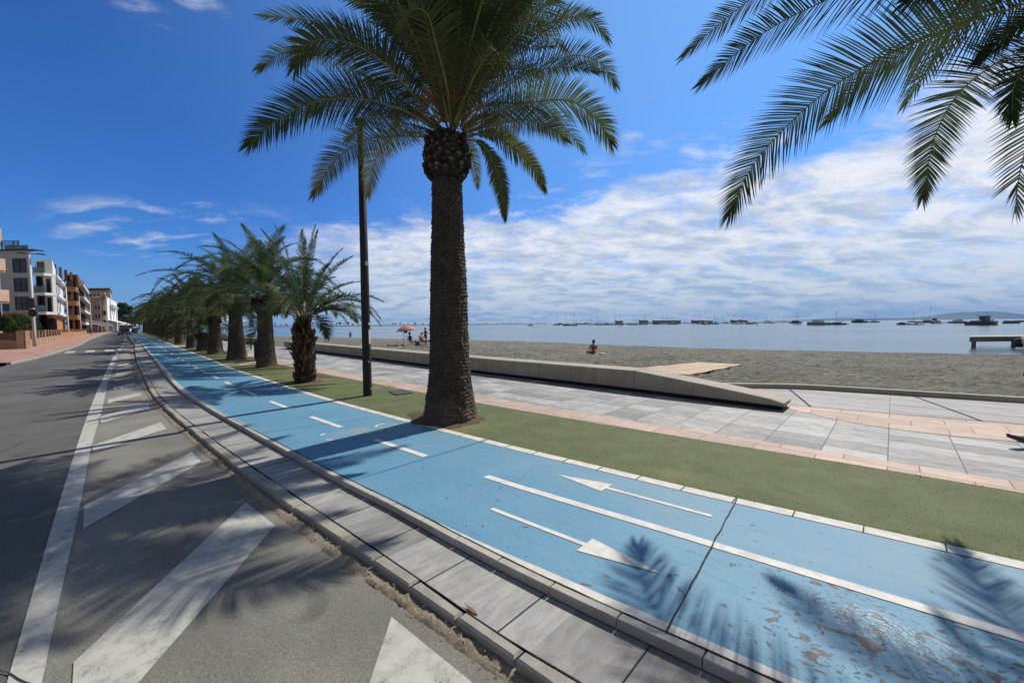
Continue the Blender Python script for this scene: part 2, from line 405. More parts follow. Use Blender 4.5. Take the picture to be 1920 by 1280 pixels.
M_orange = plain('orange_brick', (0.44, 0.19, 0.085), 0.8, 0, 0.15, 2.5)
M_beige = plain('beige_plaster', (0.47, 0.385, 0.29), 0.8, 0, 0.08, 1.0)
M_roof = plain('brown_roof_tile', (0.14, 0.07, 0.045), 0.85, 0, 0.25, 4.0, 0.3)
def m_glass(name, col, rough=0.06):
    t = NT(name); p = t.obj(); f = t.noise(p, 1.3, 3)
    return t.set(color=t.scale(col, t.ramp(f, 0.3, 0.7, 0.6, 1.5)), rough=rough, spec=0.8)
M_glass = m_glass('window_glass', (0.022, 0.024, 0.027))
M_rail = m_glass('green_rail_glass', (0.10, 0.16, 0.15))
M_galv = plain('pale_pole_paint', (0.50, 0.47, 0.43), 0.55, 0.0, 0.1, 3)
M_mat = m_tiles('boardwalk_wood', (0.42, 0.29, 0.16), (0.56, 0.41, 0.24), 2.4, 0.14, 0.5, 0.012, (0.10, 0.07, 0.04), True, True, 2, 0.12)
M_jet = m_stone('jetty_wood', (0.16, 0.14, 0.12), (0.24, 0.21, 0.18), 5, 0.6)
M_jettop = m_stone('jetty_planks', (0.42, 0.38, 0.32), (0.52, 0.48, 0.42), 5, 0.5)
M_rock = m_stone('breakwater_rock', (0.10, 0.09, 0.08), (0.16, 0.145, 0.125), 0.3, 1.0)
M_hill = m_stone('hill_scrub', (0.045, 0.05, 0.045), (0.075, 0.075, 0.06), 0.01, 0.6)
def skin(n, c): return plain(n, c, 0.5, 0, 0.06, 9)
M_skin = skin('tanned_skin', (0.27, 0.125, 0.075)); M_skin2 = skin('light_skin', (0.47, 0.27, 0.20)); M_skin3 = skin('dark_tan_skin', (0.15, 0.07, 0.045))
M_hair = plain('dark_hair', (0.012, 0.010, 0.009), 0.5, 0, 0.2, 30)
def cloth(n, c): return plain(n, c, 0.85, 0, 0.12, 12)
# ------------------------------------------------------------------ camera, sun, sky
cam = bpy.data.cameras.new('camera'); co = bpy.data.objects.new('camera', cam); COL.objects.link(co)
cam.sensor_width = 36.0; cam.lens = FPX/1920*36; cam.clip_start = 0.05; cam.clip_end = 100000
fw = Vector((0, math.cos(PITCH), -math.sin(PITCH))); r0 = Vector((1, 0, 0)); u0_ = r0.cross(fw)
rr = r0*math.cos(ROLL)-u0_*math.sin(ROLL); uu = r0*math.sin(ROLL)+u0_*math.cos(ROLL)
mt = Matrix((rr, uu, -fw)).transposed().to_4x4(); mt.translation = Vector((0, 0, CH)); co.matrix_world = mt
sc.camera = co
SUN_EL, SUN_AZ = math.radians(48.5), math.radians(49)          # azimuth from +X towards +Y
sd = Vector((math.cos(SUN_AZ)*math.cos(SUN_EL), math.sin(SUN_AZ)*math.cos(SUN_EL), math.sin(SUN_EL)))
sl = bpy.data.lights.new('sun', 'SUN'); sl.energy = 4.8; sl.angle = math.radians(0.53); sl.color = (1.0, 0.95, 0.87)
so = bpy.data.objects.new('sun', sl); COL.objects.link(so); so.rotation_euler = sd.to_track_quat('Z', 'Y').to_euler()
w = bpy.data.worlds.new('World'); sc.world = w; w.use_nodes = True; t = w.node_tree
class WN(NT):
    def __init__(s, t): s.t = t
W_ = WN(t); bg = t.nodes['Background']
sky = W_.n('ShaderNodeTexSky', sky_type='NISHITA', sun_disc=False, sun_elevation=SUN_EL, sun_rotation=PI/2-SUN_AZ, altitude=0, air_density=1.0, dust_density=0.1, ozone_density=3.5)
D = W_.n('ShaderNodeTexCoord').outputs['Generated']
sp = W_.n('ShaderNodeSeparateXYZ', {0: D}); dx, dy, dz = sp.outputs
hs = W_.n('ShaderNodeVectorMath', {0: sky.outputs[0], 1: (0.26, 0.60, 1.14)}, operation='MULTIPLY').outputs[0]
dt = W_.n('ShaderNodeVectorMath', {0: D, 1: tuple(sd)}, operation='DOT_PRODUCT').outputs['Value']
glow = W_.math('POWER', W_.ramp(dt, 0.30, 1.02, 0, 1, False), 1.7)
hs = W_.n('ShaderNodeVectorMath', {0: hs, 1: W_.scale((1.55, 2.9, 3.6), glow)}, operation='ADD').outputs[0]
el = W_.math('MULTIPLY', W_.math('ARCSINE', dz), 180/PI)
az = W_.math('MULTIPLY', W_.math('ARCTAN2', dx, dy), 180/PI)
den = W_.math('ADD', W_.math('MAXIMUM', dz, 0.0), 0.22)
px_ = W_.math('DIVIDE', dx, den); py_ = W_.math('DIVIDE', dy, den)
pl = W_.n('ShaderNodeCombineXYZ', {0: px_, 1: py_, 2: 0.0}).outputs[0]
n1 = W_.noise(W_.map(pl, (0.8, 1.0, 1), (0, 0, -0.30)), 2.3, 9, 0.62, 0.25)
n2 = W_.noise(W_.map(pl, (0.9, 1.1, 1), (0, 0, -0.30)), 7.0, 8, 0.62, 0.3)
n3 = W_.noise(W_.map(pl, (0.5, 1.0, 1), (0, 0, 0.15), (3, 5, 0)), 0.55, 4, 0.5)
edge = W_.math('ADD', el, W_.math('MULTIPLY', W_.math('SUBTRACT', n1, 0.5), 22.0))
top_ = W_.n('ShaderNodeMapRange', {'Value': az, 'From Min': -30, 'From Max': 45, 'To Min': 12.5, 'To Max': 20.5}).outputs[0]
ed = W_.math('SUBTRACT', top_, edge)
bank = W_.math('MULTIPLY', W_.ramp(ed, -1.0, 3.5), W_.ramp(az, -38, -16))
tex = W_.ramp(W_.math('ADD', W_.math('MULTIPLY', n1, 0.5), W_.math('MULTIPLY', n2, 0.5)), 0.36, 0.52)
dens = W_.math('MULTIPLY', bank, W_.math('MULTIPLY_ADD', tex, 0.45, 0.55))
# thin wisps and puffs outside the bank
ws = W_.noise(W_.map(pl, (0.9, 2.6, 1), (0, 0, -0.75), (1.7, 4.1, 0)), 3.4, 8, 0.62, 0.5)
def spot(a, e, ra, re):
    x = W_.math('DIVIDE', W_.math('SUBTRACT', az, a), ra); y = W_.math('DIVIDE', W_.math('SUBTRACT', el, e), re)
    return W_.ramp(W_.math('ADD', W_.math('MULTIPLY', x, x), W_.math('MULTIPLY', y, y)), 1.0, 0.1)
wm = spot(-43, 10.0, 8, 3.6)
for q in ((-37, 12.6, 4, 1.4), (-41.3, 29.8, 3.6, 1.2), (-37.2, 32.2, 3.6, 1.1), (-20, 10.5, 12, 4), (13, 17.5, 14, 5), (26, 20, 8, 5), (48, 24, 10, 6), (18, 23, 6, 2)):
    wm = W_.math('MAXIMUM', wm, spot(*q))
wisp = W_.math('MULTIPLY', W_.ramp(W_.math('ADD', W_.math('MULTIPLY', ws, 0.6), W_.math('MULTIPLY', n2, 0.4)), 0.47, 0.68, 0, 0.65), wm)
dens = W_.math('MAXIMUM', dens, wisp)
hz = W_.ramp(el, 9.0, 0.0, 0, 0.92)   # low grey-blue layer over the water
n4 = W_.noise(W_.map(pl, (0.7, 1.1, 1), (0, 0, -0.3), (7, 2, 0)), 4.6, 8, 0.62, 0.4)
shade = W_.ramp(W_.math('ADD', W_.math('MULTIPLY', n4, 0.8), W_.math('MULTIPLY', n3, 0.3)), 0.46, 0.70)
low = W_.ramp(el, 1.5, 12)
cc = W_.mix(shade, (9.3, 9.4, 9.6), (4.9, 5.8, 7.2))
cc = W_.mix(low, W_.mix(shade, (7.0, 7.6, 8.3), (3.4, 4.7, 6.5)), cc)
skc = W_.mix(hz, hs, W_.mix(W_.ramp(az, -50, -10), (1.9, 3.5, 6.6), (3.9, 5.5, 7.6)))
# cloud added behind the viewer, out of view, to whiten the fill light
rear_fill = W_.math('MULTIPLY', W_.ramp(dy, 0.10, -0.30), W_.ramp(W_.math('ADD', n1, 0.0), 0.36, 0.52))
fill_veil = W_.math('MAXIMUM', W_.ramp(el, 44, 60), W_.ramp(dy, 0.08, -0.22))   # pale layer added out of view, overhead and behind, to neutralise fill light
skc = W_.mix(W_.math('MULTIPLY', fill_veil, 0.85), skc, (1.15, 1.18, 1.25))
dens = W_.math('MAXIMUM', dens, W_.math('MULTIPLY', rear_fill, 0.12))
fin = W_.mix(W_.math('MULTIPLY', dens, 0.93), skc, cc)
t.links.new(fin, bg.inputs['Color']); bg.inputs['Strength'].default_value = 0.10
sc.view_settings.view_transform = 'Standard'; sc.view_settings.look = 'None'; sc.view_settings.exposure = 0.0; sc.view_settings.gamma = 1.0
sc.cycles.max_bounces = 5; sc.cycles.diffuse_bounces = 3; sc.cycles.glossy_bounces = 2; sc.cycles.transparent_max_bounces = 6; sc.cycles.caustics_reflective = False
sc.cycles.sample_clamp_indirect = 6.0
# ------------------------------------------------------------------ edges of the strips, v as a function of u (metres)
class Edge:
    def __init__(s, kn):
        s.x = np.array([k[0] for k in kn], float); s.y = np.array([k[1] for k in kn], float)
        d = np.gradient(s.y, s.x); s.d = d
    def __call__(s, u):
        x, y, d = s.x, s.y, s.d
        if u <= x[0]: return float(y[0]+(u-x[0])*d[0])
        if u >= x[-1]: return float(y[-1]+(u-x[-1])*d[-1])
        i = int(np.searchsorted(x, u)-1); h = x[i+1]-x[i]; t = (u-x[i])/h
        return float((2*t**3-3*t*t+1)*y[i]+(t**3-2*t*t+t)*h*d[i]+(-2*t**3+3*t*t)*y[i+1]+(t**3-t*t)*h*d[i+1])
FAR = [(56, 4.6), (80, 5.2), (110, 6.0), (160, 7.6), (230, 10.2)]
def far(off, u0=50): return [(a, b-off) for a, b in FAR if a > u0]
E_laneR = Edge([(-12, 5.9), (-6, 4.95), (-2, 4.32), (0.18, 4.04), (1.1, 3.91), (2.5, 3.77), (3.5, 3.67), (5, 3.56), (7, 3.45), (8.3, 3.39), (13, 3.36), (19.7, 3.43), (22, 3.55), (27, 3.70), (37, 3.95)]+FAR)
E_blue = Edge([(-12, 3.6), (-6, 2.82), (-2, 2.35), (0.3, 2.09), (0.83, 2.03), (1.47, 1.95), (2.4, 1.84), (3.2, 1.78), (3.95, 1.71), (5.1, 1.66), (6.2, 1.60), (7.9, 1.54), (9.8, 1.45), (12, 1.41), (14.5, 1.42), (17.7, 1.55), (23.6, 1.74), (32.3, 2.02), (48, 2.5)]+far(2.0))
E_fb = Edge([(-12, 3.4), (-6, 2.66), (-2, 2.2), (0.5, 1.94), (0.89, 1.89), (1.5, 1.82), (2.14, 1.77), (3, 1.73), (4, 1.655), (6, 1.55), (9.25, 1.40), (12.5, 1.31), (15, 1.34), (17.2, 1.40), (20.8, 1.52), (26.4, 1.72), (35, 1.97), (48, 2.4)]+far(2.1))
E_joint = Edge([(-12, 3.0), (-6, 2.2), (-2, 1.75), (1, 1.47), (1.4, 1.42), (2.13, 1.375), (3.07, 1.32), (3.95, 1.26), (5.2, 1.18), (7.15, 1.07), (10.9, 0.93), (12.9, 0.90), (14.2, 0.92), (17.2, 0.99), (24, 1.15), (37, 1.6), (48, 2.0)]+far(2.5))
E_kout = Edge([(-12, 2.9), (-6, 2.1), (-2, 1.65), (1.1, 1.36), (1.4, 1.345), (1.9, 1.30), (2.7, 1.24), (4.1, 1.12), (5.1, 1.05), (6.6, 0.98), (11, 0.82), (13, 0.79), (14.1, 0.80), (17, 0.87), (24, 1.03), (37, 1.48), (48, 1.9)]+far(2.6))
E_dirt = Edge([(-12, 2.8), (-6, 1.98), (-2, 1.53), (1.3, 1.265), (2.06, 1.20), (2.66, 1.14), (4, 1.03), (6, 0.92), (11, 0.72), (14, 0.70), (24, 0.95), (37, 1.4), (48, 1.83)]+far(2.66))
E_cen = Edge([(-12, 4.9), (-6, 3.95), (-2, 3.38), (-0.5, 3.145), (0.13, 3.07), (1, 2.97), (3, 2.735), (4, 2.665), (5.2, 2.575), (6.2, 2.53), (7.3, 2.475), (8.3, 2.44), (9.5, 2.40), (13, 2.385), (18.6, 2.44), (30, 2.75), (42, 3.15)]+far(1.0))
E_rR = Edge([(-12, -0.36), (-4, -0.33), (3, -0.27), (5.4, -0.22), (8, -0.18), (11.4, -0.08), (17, 0.05), (27, 0.36), (65, 1.86), (110, 3.2), (160, 4.8), (230, 7.4)])
E_rL = Edge([(-12, -0.44), (-4, -0.42), (3, -0.39), (4.2, -0.38), (8, -0.33), (12.4, -0.24), (18, -0.08), (27, 0.20), (65, 1.70), (110, 3.0), (160, 4.6), (230, 7.2)])
E_left = Edge([(-12, -4.2), (0, -4.0), (20, -3.6), (28.5, -3.22), (33, -2.7), (46.6, -1.85), (79, -1.15), (123, 0.0), (160, 1.3), (230, 4.2)])
E_tp = Edge([(-12, 7.0), (-6, 6.3), (-0.9, 5.8), (0.2, 5.72), (2, 5.53), (3.5, 5.38), (5.9, 5.2), (10.2, 5.05), (14.2, 4.98), (19.3, 5.0), (28, 5.35), (40, 5.7)]+far(-1.65))
E_pg = Edge([(-12, 7.4), (-6, 6.65), (-0.96, 6.17), (0.25, 6.10), (2.1, 5.98), (6.5, 5.74), (11.3, 5.62), (16.3, 5.6), (21.6, 5.66), (28, 5.8), (40, 6.15)]+far(-2.1))
E_wf = Edge([(-12, 8.9), (1.35, 8.27), (4.2, 8.34), (9, 8.3), (16, 8.45), (24, 8.6), (31, 8.7), (40, 9.0)]+far(-5))
E_p2 = Edge([(-12, 9.7), (-6, 8.9), (-1.26, 8.22), (-0.5, 8.03), (0.2, 8.02), (0.67, 8.19), (1.2, 8.55), (1.5, 8.75)])
E_dk = Edge([(-12, 11.4), (-6, 10.4), (-1.46, 9.58), (-0.21, 9.32), (1.37, 9.0), (2.5, 8.92), (6, 8.9)])
E_kb = Edge([(-12, 14.3), (-6, 13.0), (-1.83, 12.05), (-0.25, 11.69), (0.59, 11.5), (1.6, 11.2), (2.3, 10.75), (3, 10.2), (4, 9.45), (5, 9.0)])
E_shore = Edge([(-60, 54), (-6.6, 51), (10.8, 46.0), (41, 46.5), (88, 38), (150, 28), (260, 25)])
ROADZ, SLABZ = -0.13, -0.06
def ugrid(u0, u1, near=0.18, g=0.035):
    out = [u0]; u = u0
    while u < u1-1e-6:
        u = min(u1, u+max(near, g*abs(u-1.0))); out.append(u)
    return out
def strip(name, e0, e1, z, mat, u0=-12, u1=230, nv=2, us=None, o0=0.0, o1=0.0, kind=True):
    m = MB(); us = us or ugrid(u0, u1); vs = []; uvs = []; fs = []
    for u in us:
        a = e0(u)+o0; b = e1(u)+o1
        for j in range(nv):
            v = a+(b-a)*j/(nv-1)
            vs.append(P(u, v, z)); uvs.append((u, v))
    n = len(us)
    for i in range(n-1):
        for j in range(nv-1):
            k = i*nv+j; fs.append((k, k+1, k+nv+1, k+nv))
    m.add(vs, fs, 0, uvs); o = m.build(name, mat)
    recalc_up(o)
    return struct(o) if kind else o
def recalc_up(o):
    me = o.data
    if me.polygons[0].normal.z < 0: me.flip_normals()
def K(v): return lambda u: v

# ground sheet under everything, sea, road, paths
g = MB()
pts = [P(-4000, -9000), P(9000, -9000), P(9000, 5), P(400, 12), P(230, 9.0), P(110, 9.0), P(50, 9.0), P(20, 8.6), P(-14, 8.6), P(-4000, 9.0)]
g.add([Vector((q.x, q.y, -0.24)) for q in pts], [tuple(range(len(pts)))[::-1]]); o = struct(g.build('ground', M_dirt)); recalc_up(o)
g = MB(); S = 40000; g.quad((-S, -S, -1.3), (S, -S, -1.3), (S, S, -1.3), (-S, S, -1.3)); struct(g.build('sea', M_water))
strip('road', E_left, E_rL, ROADZ, M_road, nv=4, o1=0.06)
strip('road_shoulder', E_rR, E_dirt, ROADZ+0.0, M_shoulder, nv=3, o0=-0.08, o1=0.05)
strip('road_line', E_rL, E_rR, ROADZ+0.006, M_mark, u1=33)
for k in range(12):
    strip('road_line', E_rL, E_rR, ROADZ+0.006, M_mark, u0=35+k*6, u1=38.2+k*6)

# dry dirt in the gap along the kerb
def dirt_gap():
    m = MB(); us = []; u = -6.0
    while u < 26: us.append(u); u += max(0.02, 0.006*abs(u-1)**1.2) if u > -1.5 else 0.1
    nv = 7; vs = []; fs = []
    for u in us:
        a = E_dirt(u)+0.005+0.030*(mnoise.noise(Vector((u*4, 0, 0)))+0.7*mnoise.noise(Vector((u*13, 3, 0)))+0.5*mnoise.noise(Vector((u*40, 7, 0)))); b = E_kout(u)+0.02
        for j in range(nv):
            t = j/(nv-1); v = a+(b-a)*t
            q = P(u, v); d = mnoise.noise(q*28)*0.010+mnoise.noise(q*9)*0.010
            z = ROADZ+0.004+0.020*min(1, t*1.9)*(1-0.8*max(0, t-0.8)/0.2)+d*1.3*(1 if 0 < j else 0.0)
            if j == 0: z = ROADZ-0.004
            vs.append(Vector((q.x, q.y, z)))
    for i in range(len(us)-1):
        for j in range(nv-1):
            k = i*nv+j; fs.append((k, k+1, k+nv+1, k+nv))
    m.add(vs, fs); o = m.build('dirt_gap', M_dirt, smooth=True); recalc_up(o); struct(o)
dirt_gap()

# kerb of separate stones
def stones(name, ea, eb, ztop, zbot, L, u0, u1, mat, jit, gap, bev, phase=0.0):
    m = MB(); u = u0+phase
    while u < u1:
        l = L if u < 14 else (L*2 if u < 30 else L*4)
        a, b = u+gap/2, u+l-gap/2
        q = [P(a, ea(a)), P(b, ea(b)), P(b, eb(b)), P(a, eb(a))]
        c = sum(q, Vector())/4; rr = R.uniform(-jit, jit); sh = R.uniform(-jit, jit)*0.25; dz = R.uniform(-jit, jit)*0.22
        q = [c+Matrix.Rotation(rr*0.8, 3, 'Z')@(p-c)+N*sh for p in q]
        ins = []
        for i in range(4):
            p = q[i]; ins.append(p+(q[(i+1) % 4]-p).normalized()*bev+(q[(i+3) % 4]-p).normalized()*bev)
        vs = [Vector((p.x, p.y, zbot)) for p in q]+[Vector((p.x, p.y, ztop-bev+dz)) for p in q]+[Vector((p.x, p.y, ztop+dz)) for p in ins]
        fs = []
        for s_ in (0, 4):
            for i in range(4): fs.append((s_+i, s_+(i+1) % 4, s_+4+(i+1) % 4, s_+4+i))
        fs.append((8, 9, 10, 11)); m.add(vs, fs); u += l
    o = m.build(name, mat); recalc(o); return struct(o)
stones('kerb', lambda u: E_kout(u)+0.006, lambda u: E_joint(u)-0.004, SLABZ+0.004, -0.22, 0.432, -6.15, 48, M_kerb, 0.022, 0.012, 0.012, 0.11)
strip('slab_strip', E_joint, E_fb, SLABZ, M_slab, o0=-0.0, o1=0.03)
def slab_joints():
    m = MB()
    for k in range(-9, 40):
        u = 0.87+0.636*k+0.62; w = 0.004 if k < 6 else 0.006
        a, b = E_joint(u), E_fb(u+0.02); 
        m.quad(P(u-w, a, SLABZ+.003), P(u+w, a, SLABZ+.003), P(u+w+0.0, b, SLABZ+.003), P(u-w, b, SLABZ+.003))
    for e, off in ((E_joint, 0.0), (E_fb, -0.004)):
        us = ugrid(-6, 40, 0.1)
        for i in range(len(us)-1):
            a, b = us[i], us[i+1]; w = 0.0028
            m.quad(P(a, e(a)+off-w, SLABZ+.0035), P(b, e(b)+off-w, SLABZ+.0035), P(b, e(b)+off+w, SLABZ+.0035), P(a, e(a)+off+w, SLABZ+.0035))
    o = m.build('slab_joints', M_joint); recalc_up(o); struct(o)
slab_joints()
stones('edge_kerb', lambda u: E_fb(u), lambda u: E_fb(u)+0.058, 0.0, -0.2, 0.424, -6.2, 60, M_wstone, 0.004, 0.006, 0.004, 0.03)
# cycle path: blue paint with white painted margins
strip('cycle_path', E_blue, E_laneR, 0.0, M_blue, nv=5, us=ugrid(-12, 230, 0.12))
strip('white_edge_line', lambda u: E_fb(u)+0.062, E_blue, 0.0, M_wpaint, o1=0.0, us=ugrid(-12, 230, 0.12))
E_lR2 = lambda u: E_laneR(u)-0.125
strip('white_edge_line', E_lR2, E_laneR, 0.004, M_wpaint)
def crack():
    m = MB(); us = np.arange(-3, 9, 0.025); w = [0.003+0.004*max(0, mnoise.noise(Vector((u*4, 9, 0)))+0.25) for u in us]
    for i in range(len(us)-1):
        a, b = us[i], us[i+1]; va = E_fb(a)+0.062+0.003*mnoise.noise(Vector((a*14, 0, 5))); vb = E_fb(b)+0.062+0.003*mnoise.noise(Vector((b*14, 0, 5)))
        m.quad(P(a, va-w[i], .0035), P(b, vb-w[i+1], .0035), P(b, vb+w[i+1], .0035), P(a, va+w[i], .0035))
    o = m.build('edge_crack', M_joint); recalc_up(o); struct(o)
    m = MB()
    for (u, u2) in ((0.97, 0.80), (3.97, 3.95), (6.35, 6.75), (9.9, 9.9), (13.2, 13.2), (-2.2, -2.35), (-5.2, -5.35)):
        a, b = E_blue(u2)-0.08, E_laneR(u); k = 40
        for i in range(k):
            t0, t1 = i/k, (i+1)/k
            def pt(t):
                uu = u2+(u-u2)*t; vv = a+(b-a)*t; return uu+0.008*mnoise.noise(Vector((vv*6, u, 0))), vv
            w0 = (0.0035+0.004*abs(mnoise.noise(Vector((t0*15, u, 2)))))*(1.0 if u < 5 else 0.9); w1 = (0.0035+0.004*abs(mnoise.noise(Vector((t1*15, u, 2)))))
            (ua, va), (ub, vb) = pt(t0), pt(t1)
            m.quad(P(ua-w0, va, .0085), P(ua+w0, va, .0085), P(ub+w1, vb, .0085), P(ub-w1, vb, .0085))
    # small white kerb-line joints on the far edge
    for k in range(-14, 40):
        u = 0.55+0.43*k; m.quad(P(u-.004, E_lR2(u), .0085), P(u+.004, E_lR2(u), .0085), P(u+.004, E_laneR(u), .0085), P(u-.004, E_laneR(u), .0085))
    o = m.build('expansion_joint', M_joint); recalc_up(o); struct(o)
crack()

# painted markings
def poly_mark(name, polys, z, mat, sub=True):
    m = MB()
    for poly in polys: m.add([P(u, v, z) for u, v in poly], [tuple(range(len(poly)))], 0, list(poly))
    o = m.build(name, mat); 
    for f in o.data.polygons:
        if f.normal.z < 0: f.flip()
    o.data.update(); return struct(o)
def ribbon(e, u0, u1, w, n=10):
    us = [u0+(u1-u0)*i/n for i in range(n+1)]
    return [(u, e(u)-w/2) for u in us]+[(u, e(u)+w/2) for u in us[::-1]]
poly_mark('lane_centre_line', [ribbon(E_cen, -12, 3.03, 0.085, 40)], 0.004, M_cmark)
dd = []
for k in range(45):
    a = 4.03+2.14*k; dd.append(ribbon(E_cen, a, a+1.12, 0.085, 4))
poly_mark('lane_centre_dashes', dd, 0.004, M_cmark)
def arrow(u0, u1, uh, v0, v1, hw):
    """shaft from u0 to uh, head from uh to the tip u1"""
    ve = lambda u: v0+(v1-v0)*(u-u0)/(u1-u0)
    return [[(u0, ve(u0)-.022), (u0, ve(u0)+.022), (uh, ve(uh)+.022), (uh, ve(uh)-.022)], [(uh+(0.0), ve(uh)-hw), (u1, ve(u1)), (uh, ve(uh)+hw)]]
poly_mark('lane_arrow', arrow(2.46, 1.02, 1.56, 2.275, 2.405, 0.105), 0.004, M_cmark)
poly_mark('lane_arrow', arrow(1.03, 2.51, 1.95, 3.42, 3.275, 0.11), 0.004, M_cmark)
hatch = [[(2.09, 1.12), (1.42, 1.17), (0.55, 0.30), (0.55, -0.15), (0.72, -0.15)], [(4.52, 0.91), (3.8, 0.97), (2.60, 0.06), (2.42, -0.16), (3.0, -0.17)], [(6.9, 0.79), (6.28, 0.81), (4.95, -0.18), (5.59, -0.19)],
         [(9.49, 0.67), (8.77, 0.69), (7.91, -0.15), (8.36, -0.17)], [(12.02, 0.65), (11.21, 0.63), (10.21, -0.08), (10.93, -0.11)], [(14.22, 0.63), (13.53, 0.63), (12.75, 0.02), (13.45, 0.03)]]
u = 16.2
while u < 38:
    b = E_kout(u)-0.22; a = E_rR(u)+0.12; hatch.append([(u+.7, b), (u, b), (u-.85, a), (u-.15, a)]); u += 2.3
hatch.append([(44, E_rR(44)+.1), (45.4, E_rR(45)+.1), (45.4, 1.6), (44, 1.6)])
for k in (-1,): hatch.append([(-.4, 1.3), (-1.1, 1.35), (-2.2, 0.2), (-2.2, -0.2), (-1.9, -0.2)])
poly_mark('hatch_marking', hatch, ROADZ+0.006, M_mark)
zb = []
for k in range(5):
    v = -3.75+0.95*k; zb.append([(39.8, v), (42.9, v+0.05), (42.9, v+0.5), (39.8, v+0.45)])
poly_mark('crossing_marking', zb, ROADZ+0.006, M_mark)
# worn bicycle symbol: broken arcs of the two wheels and bits of frame
sym = []
def arc(cu, cv, r, a0, a1, w, n=12):
    q = [a0+(a1-a0)*i/n for i in range(n+1)]
    return [(cu+math.cos(a)*r*1.5, cv+math.sin(a)*r) for a in q]+[(cu+math.cos(a)*(r-w)*1.5, cv+math.sin(a)*(r-w)) for a in q[::-1]]
sym += [arc(5.75, 2.25, 0.17, 2.4, 4.3, .03), arc(5.75, 2.25, 0.17, 5.4, 6.1, .03), arc(5.62, 3.02, 0.17, -0.9, 0.5, .03), arc(5.62, 3.02, .17, 1.2, 1.9, .03),
        [(5.5, 2.62), (5.54, 2.62), (5.50, 2.98), (5.44, 2.96)], [(5.38, 2.9), (5.58, 2.84), (5.6, 2.9), (5.42, 2.97)]]
poly_mark('faded_bicycle_symbol', sym, 0.006, M_cmark)

# turf, paving, deck
strip('turf_verge', E_laneR, E_tp, 0.004, M_turf, nv=3)
strip('pink_border', E_tp, E_pg, 0.006, M_pink)
strip('promenade', E_pg, lambda u: (E_wf(u)+0.5), 0.0, M_gtile, nv=3, o0=-0.02)
strip('pink_paving', E_p2, E_dk, 0.005, M_pink, u1=1.5, us=ugrid(-12, 1.5, 0.1))
strip('boardwalk_deck', E_dk, E_kb, 0.004, M_deck, u1=4.6, us=ugrid(-12, 4.6, 0.12))
m = MB()
for u0, u1 in ((-1.05, None), (1.05, None)):
    a, b = E_dk(u0), E_kb(u0-0.1); m.quad(P(u0-.02, a, .009), P(u0+.02, a, .009), P(u0+0.75+.02, b, .009), P(u0+0.75-.02, b, .009))
us = ugrid(-10, 1.4, .15)
for i in range(len(us)-1): m.quad(P(us[i], E_dk(us[i])-.012, .0095), P(us[i+1], E_dk(us[i+1])-.012, .0095), P(us[i+1], E_dk(us[i+1])+.012, .0095), P(us[i], E_dk(us[i])+.012, .0095))
struct(m.build('deck_joint', M_joint))
for a, b in ((18.7, 20.5), (40.5, 42.6), (62, 64)):
    strip('crossing_path', E_laneR, E_tp, 0.010, M_pink, us=[a+(b-a)*i/4 for i in range(5)])
# right-hand low kerb between deck and sand
def sweep(m, us, e, prof, z=0.0):
    rings = []
    for u in us:
        d = 0.05; t = (P(u+d, e(u+d))-P(u-d, e(u-d))).normalized(); nn = Vector((-t.y, t.x, 0))
        if nn.dot(N) < 0: nn = -nn
        c = P(u, e(u)); rings.append([c+nn*a+Vector((0, 0, z+b)) for a, b in prof])
    m.loft(rings)
m = MB(); sweep(m, ugrid(-12, 4.9, 0.15), E_kb, [(0, -.2), (0, .095), (.012, .108), (.15, .108), (.162, .095), (.162, -.3)])
o = recalc(m.build('low_kerb_wall', M_conc)); tag(o, 'low curved concrete kerb edging the lilac deck where the sand begins', 'kerb wall')

# concrete seat wall in cast lengths on a recessed plinth
def seat_wall(cuts, label, taper):
    root = empty('seat_wall', P(cuts[0], E_wf(cuts[0])), 0, label, 'seat wall')
    inv = Matrix.Translation(-root.location)
    W = 0.66
    for i in range(len(cuts)-1):
        a, b = cuts[i]+0.010, cuts[i+1]-0.010
        m = MB(); rings = []; k = 14
        for j in range(k+1):
            u = a+(b-a)*j/k
            top = 0.50
            if taper and i == 0: 
                t = (u-a)/(b-a); top = 0.165+(0.50-0.165)*(t**0.85)
                wv = W*(0.97 if j else 0.9); 
            else: wv = W
            t_ = (P(u+.1, E_wf(u+.1))-P(u-.1, E_wf(u-.1))).normalized(); nn = Vector((-t_.y, t_.x, 0)); nn = nn if nn.dot(N) > 0 else -nn
            c = P(u, E_wf(u)); zb = 0.085
            if taper and i == 0 and j == 0: top -= 0.02
            rings.append([inv@(c+nn*x+Vector((0, 0, z))) for x, z in ((.03, zb), (.0, zb+.02), (0, top-.02), (.02, top), (wv-.02, top), (wv, top-.02), (wv, zb))])
        m.loft(rings); recalc(m.build('wall_segment', M_conc, root))
    m = MB(); us = np.linspace(cuts[0]+.05, cuts[-1]-.02, 40); rings = []
    for u in us:
        c = P(u, E_wf(u)); rings.append([inv@(c+N*x+Vector((0, 0, z))) for x, z in ((.16, -.1), (.16, .084), (.55, .084), (.55, -.1))])
    m.loft(rings); recalc(m.build('plinth', M_dark, root))
seat_wall([1.33, 4.2, 7.0, 9.9, 12.8, 15.7, 18.6, 21.5, 24.4, 27.3, 30.3], 'long concrete seat wall with one tapered end between promenade and sand', True)
seat_wall([37.5, 41, 44.5, 48, 51.5, 55, 58.5, 62], 'shorter concrete seat wall farther down the promenade beyond the gap', False)

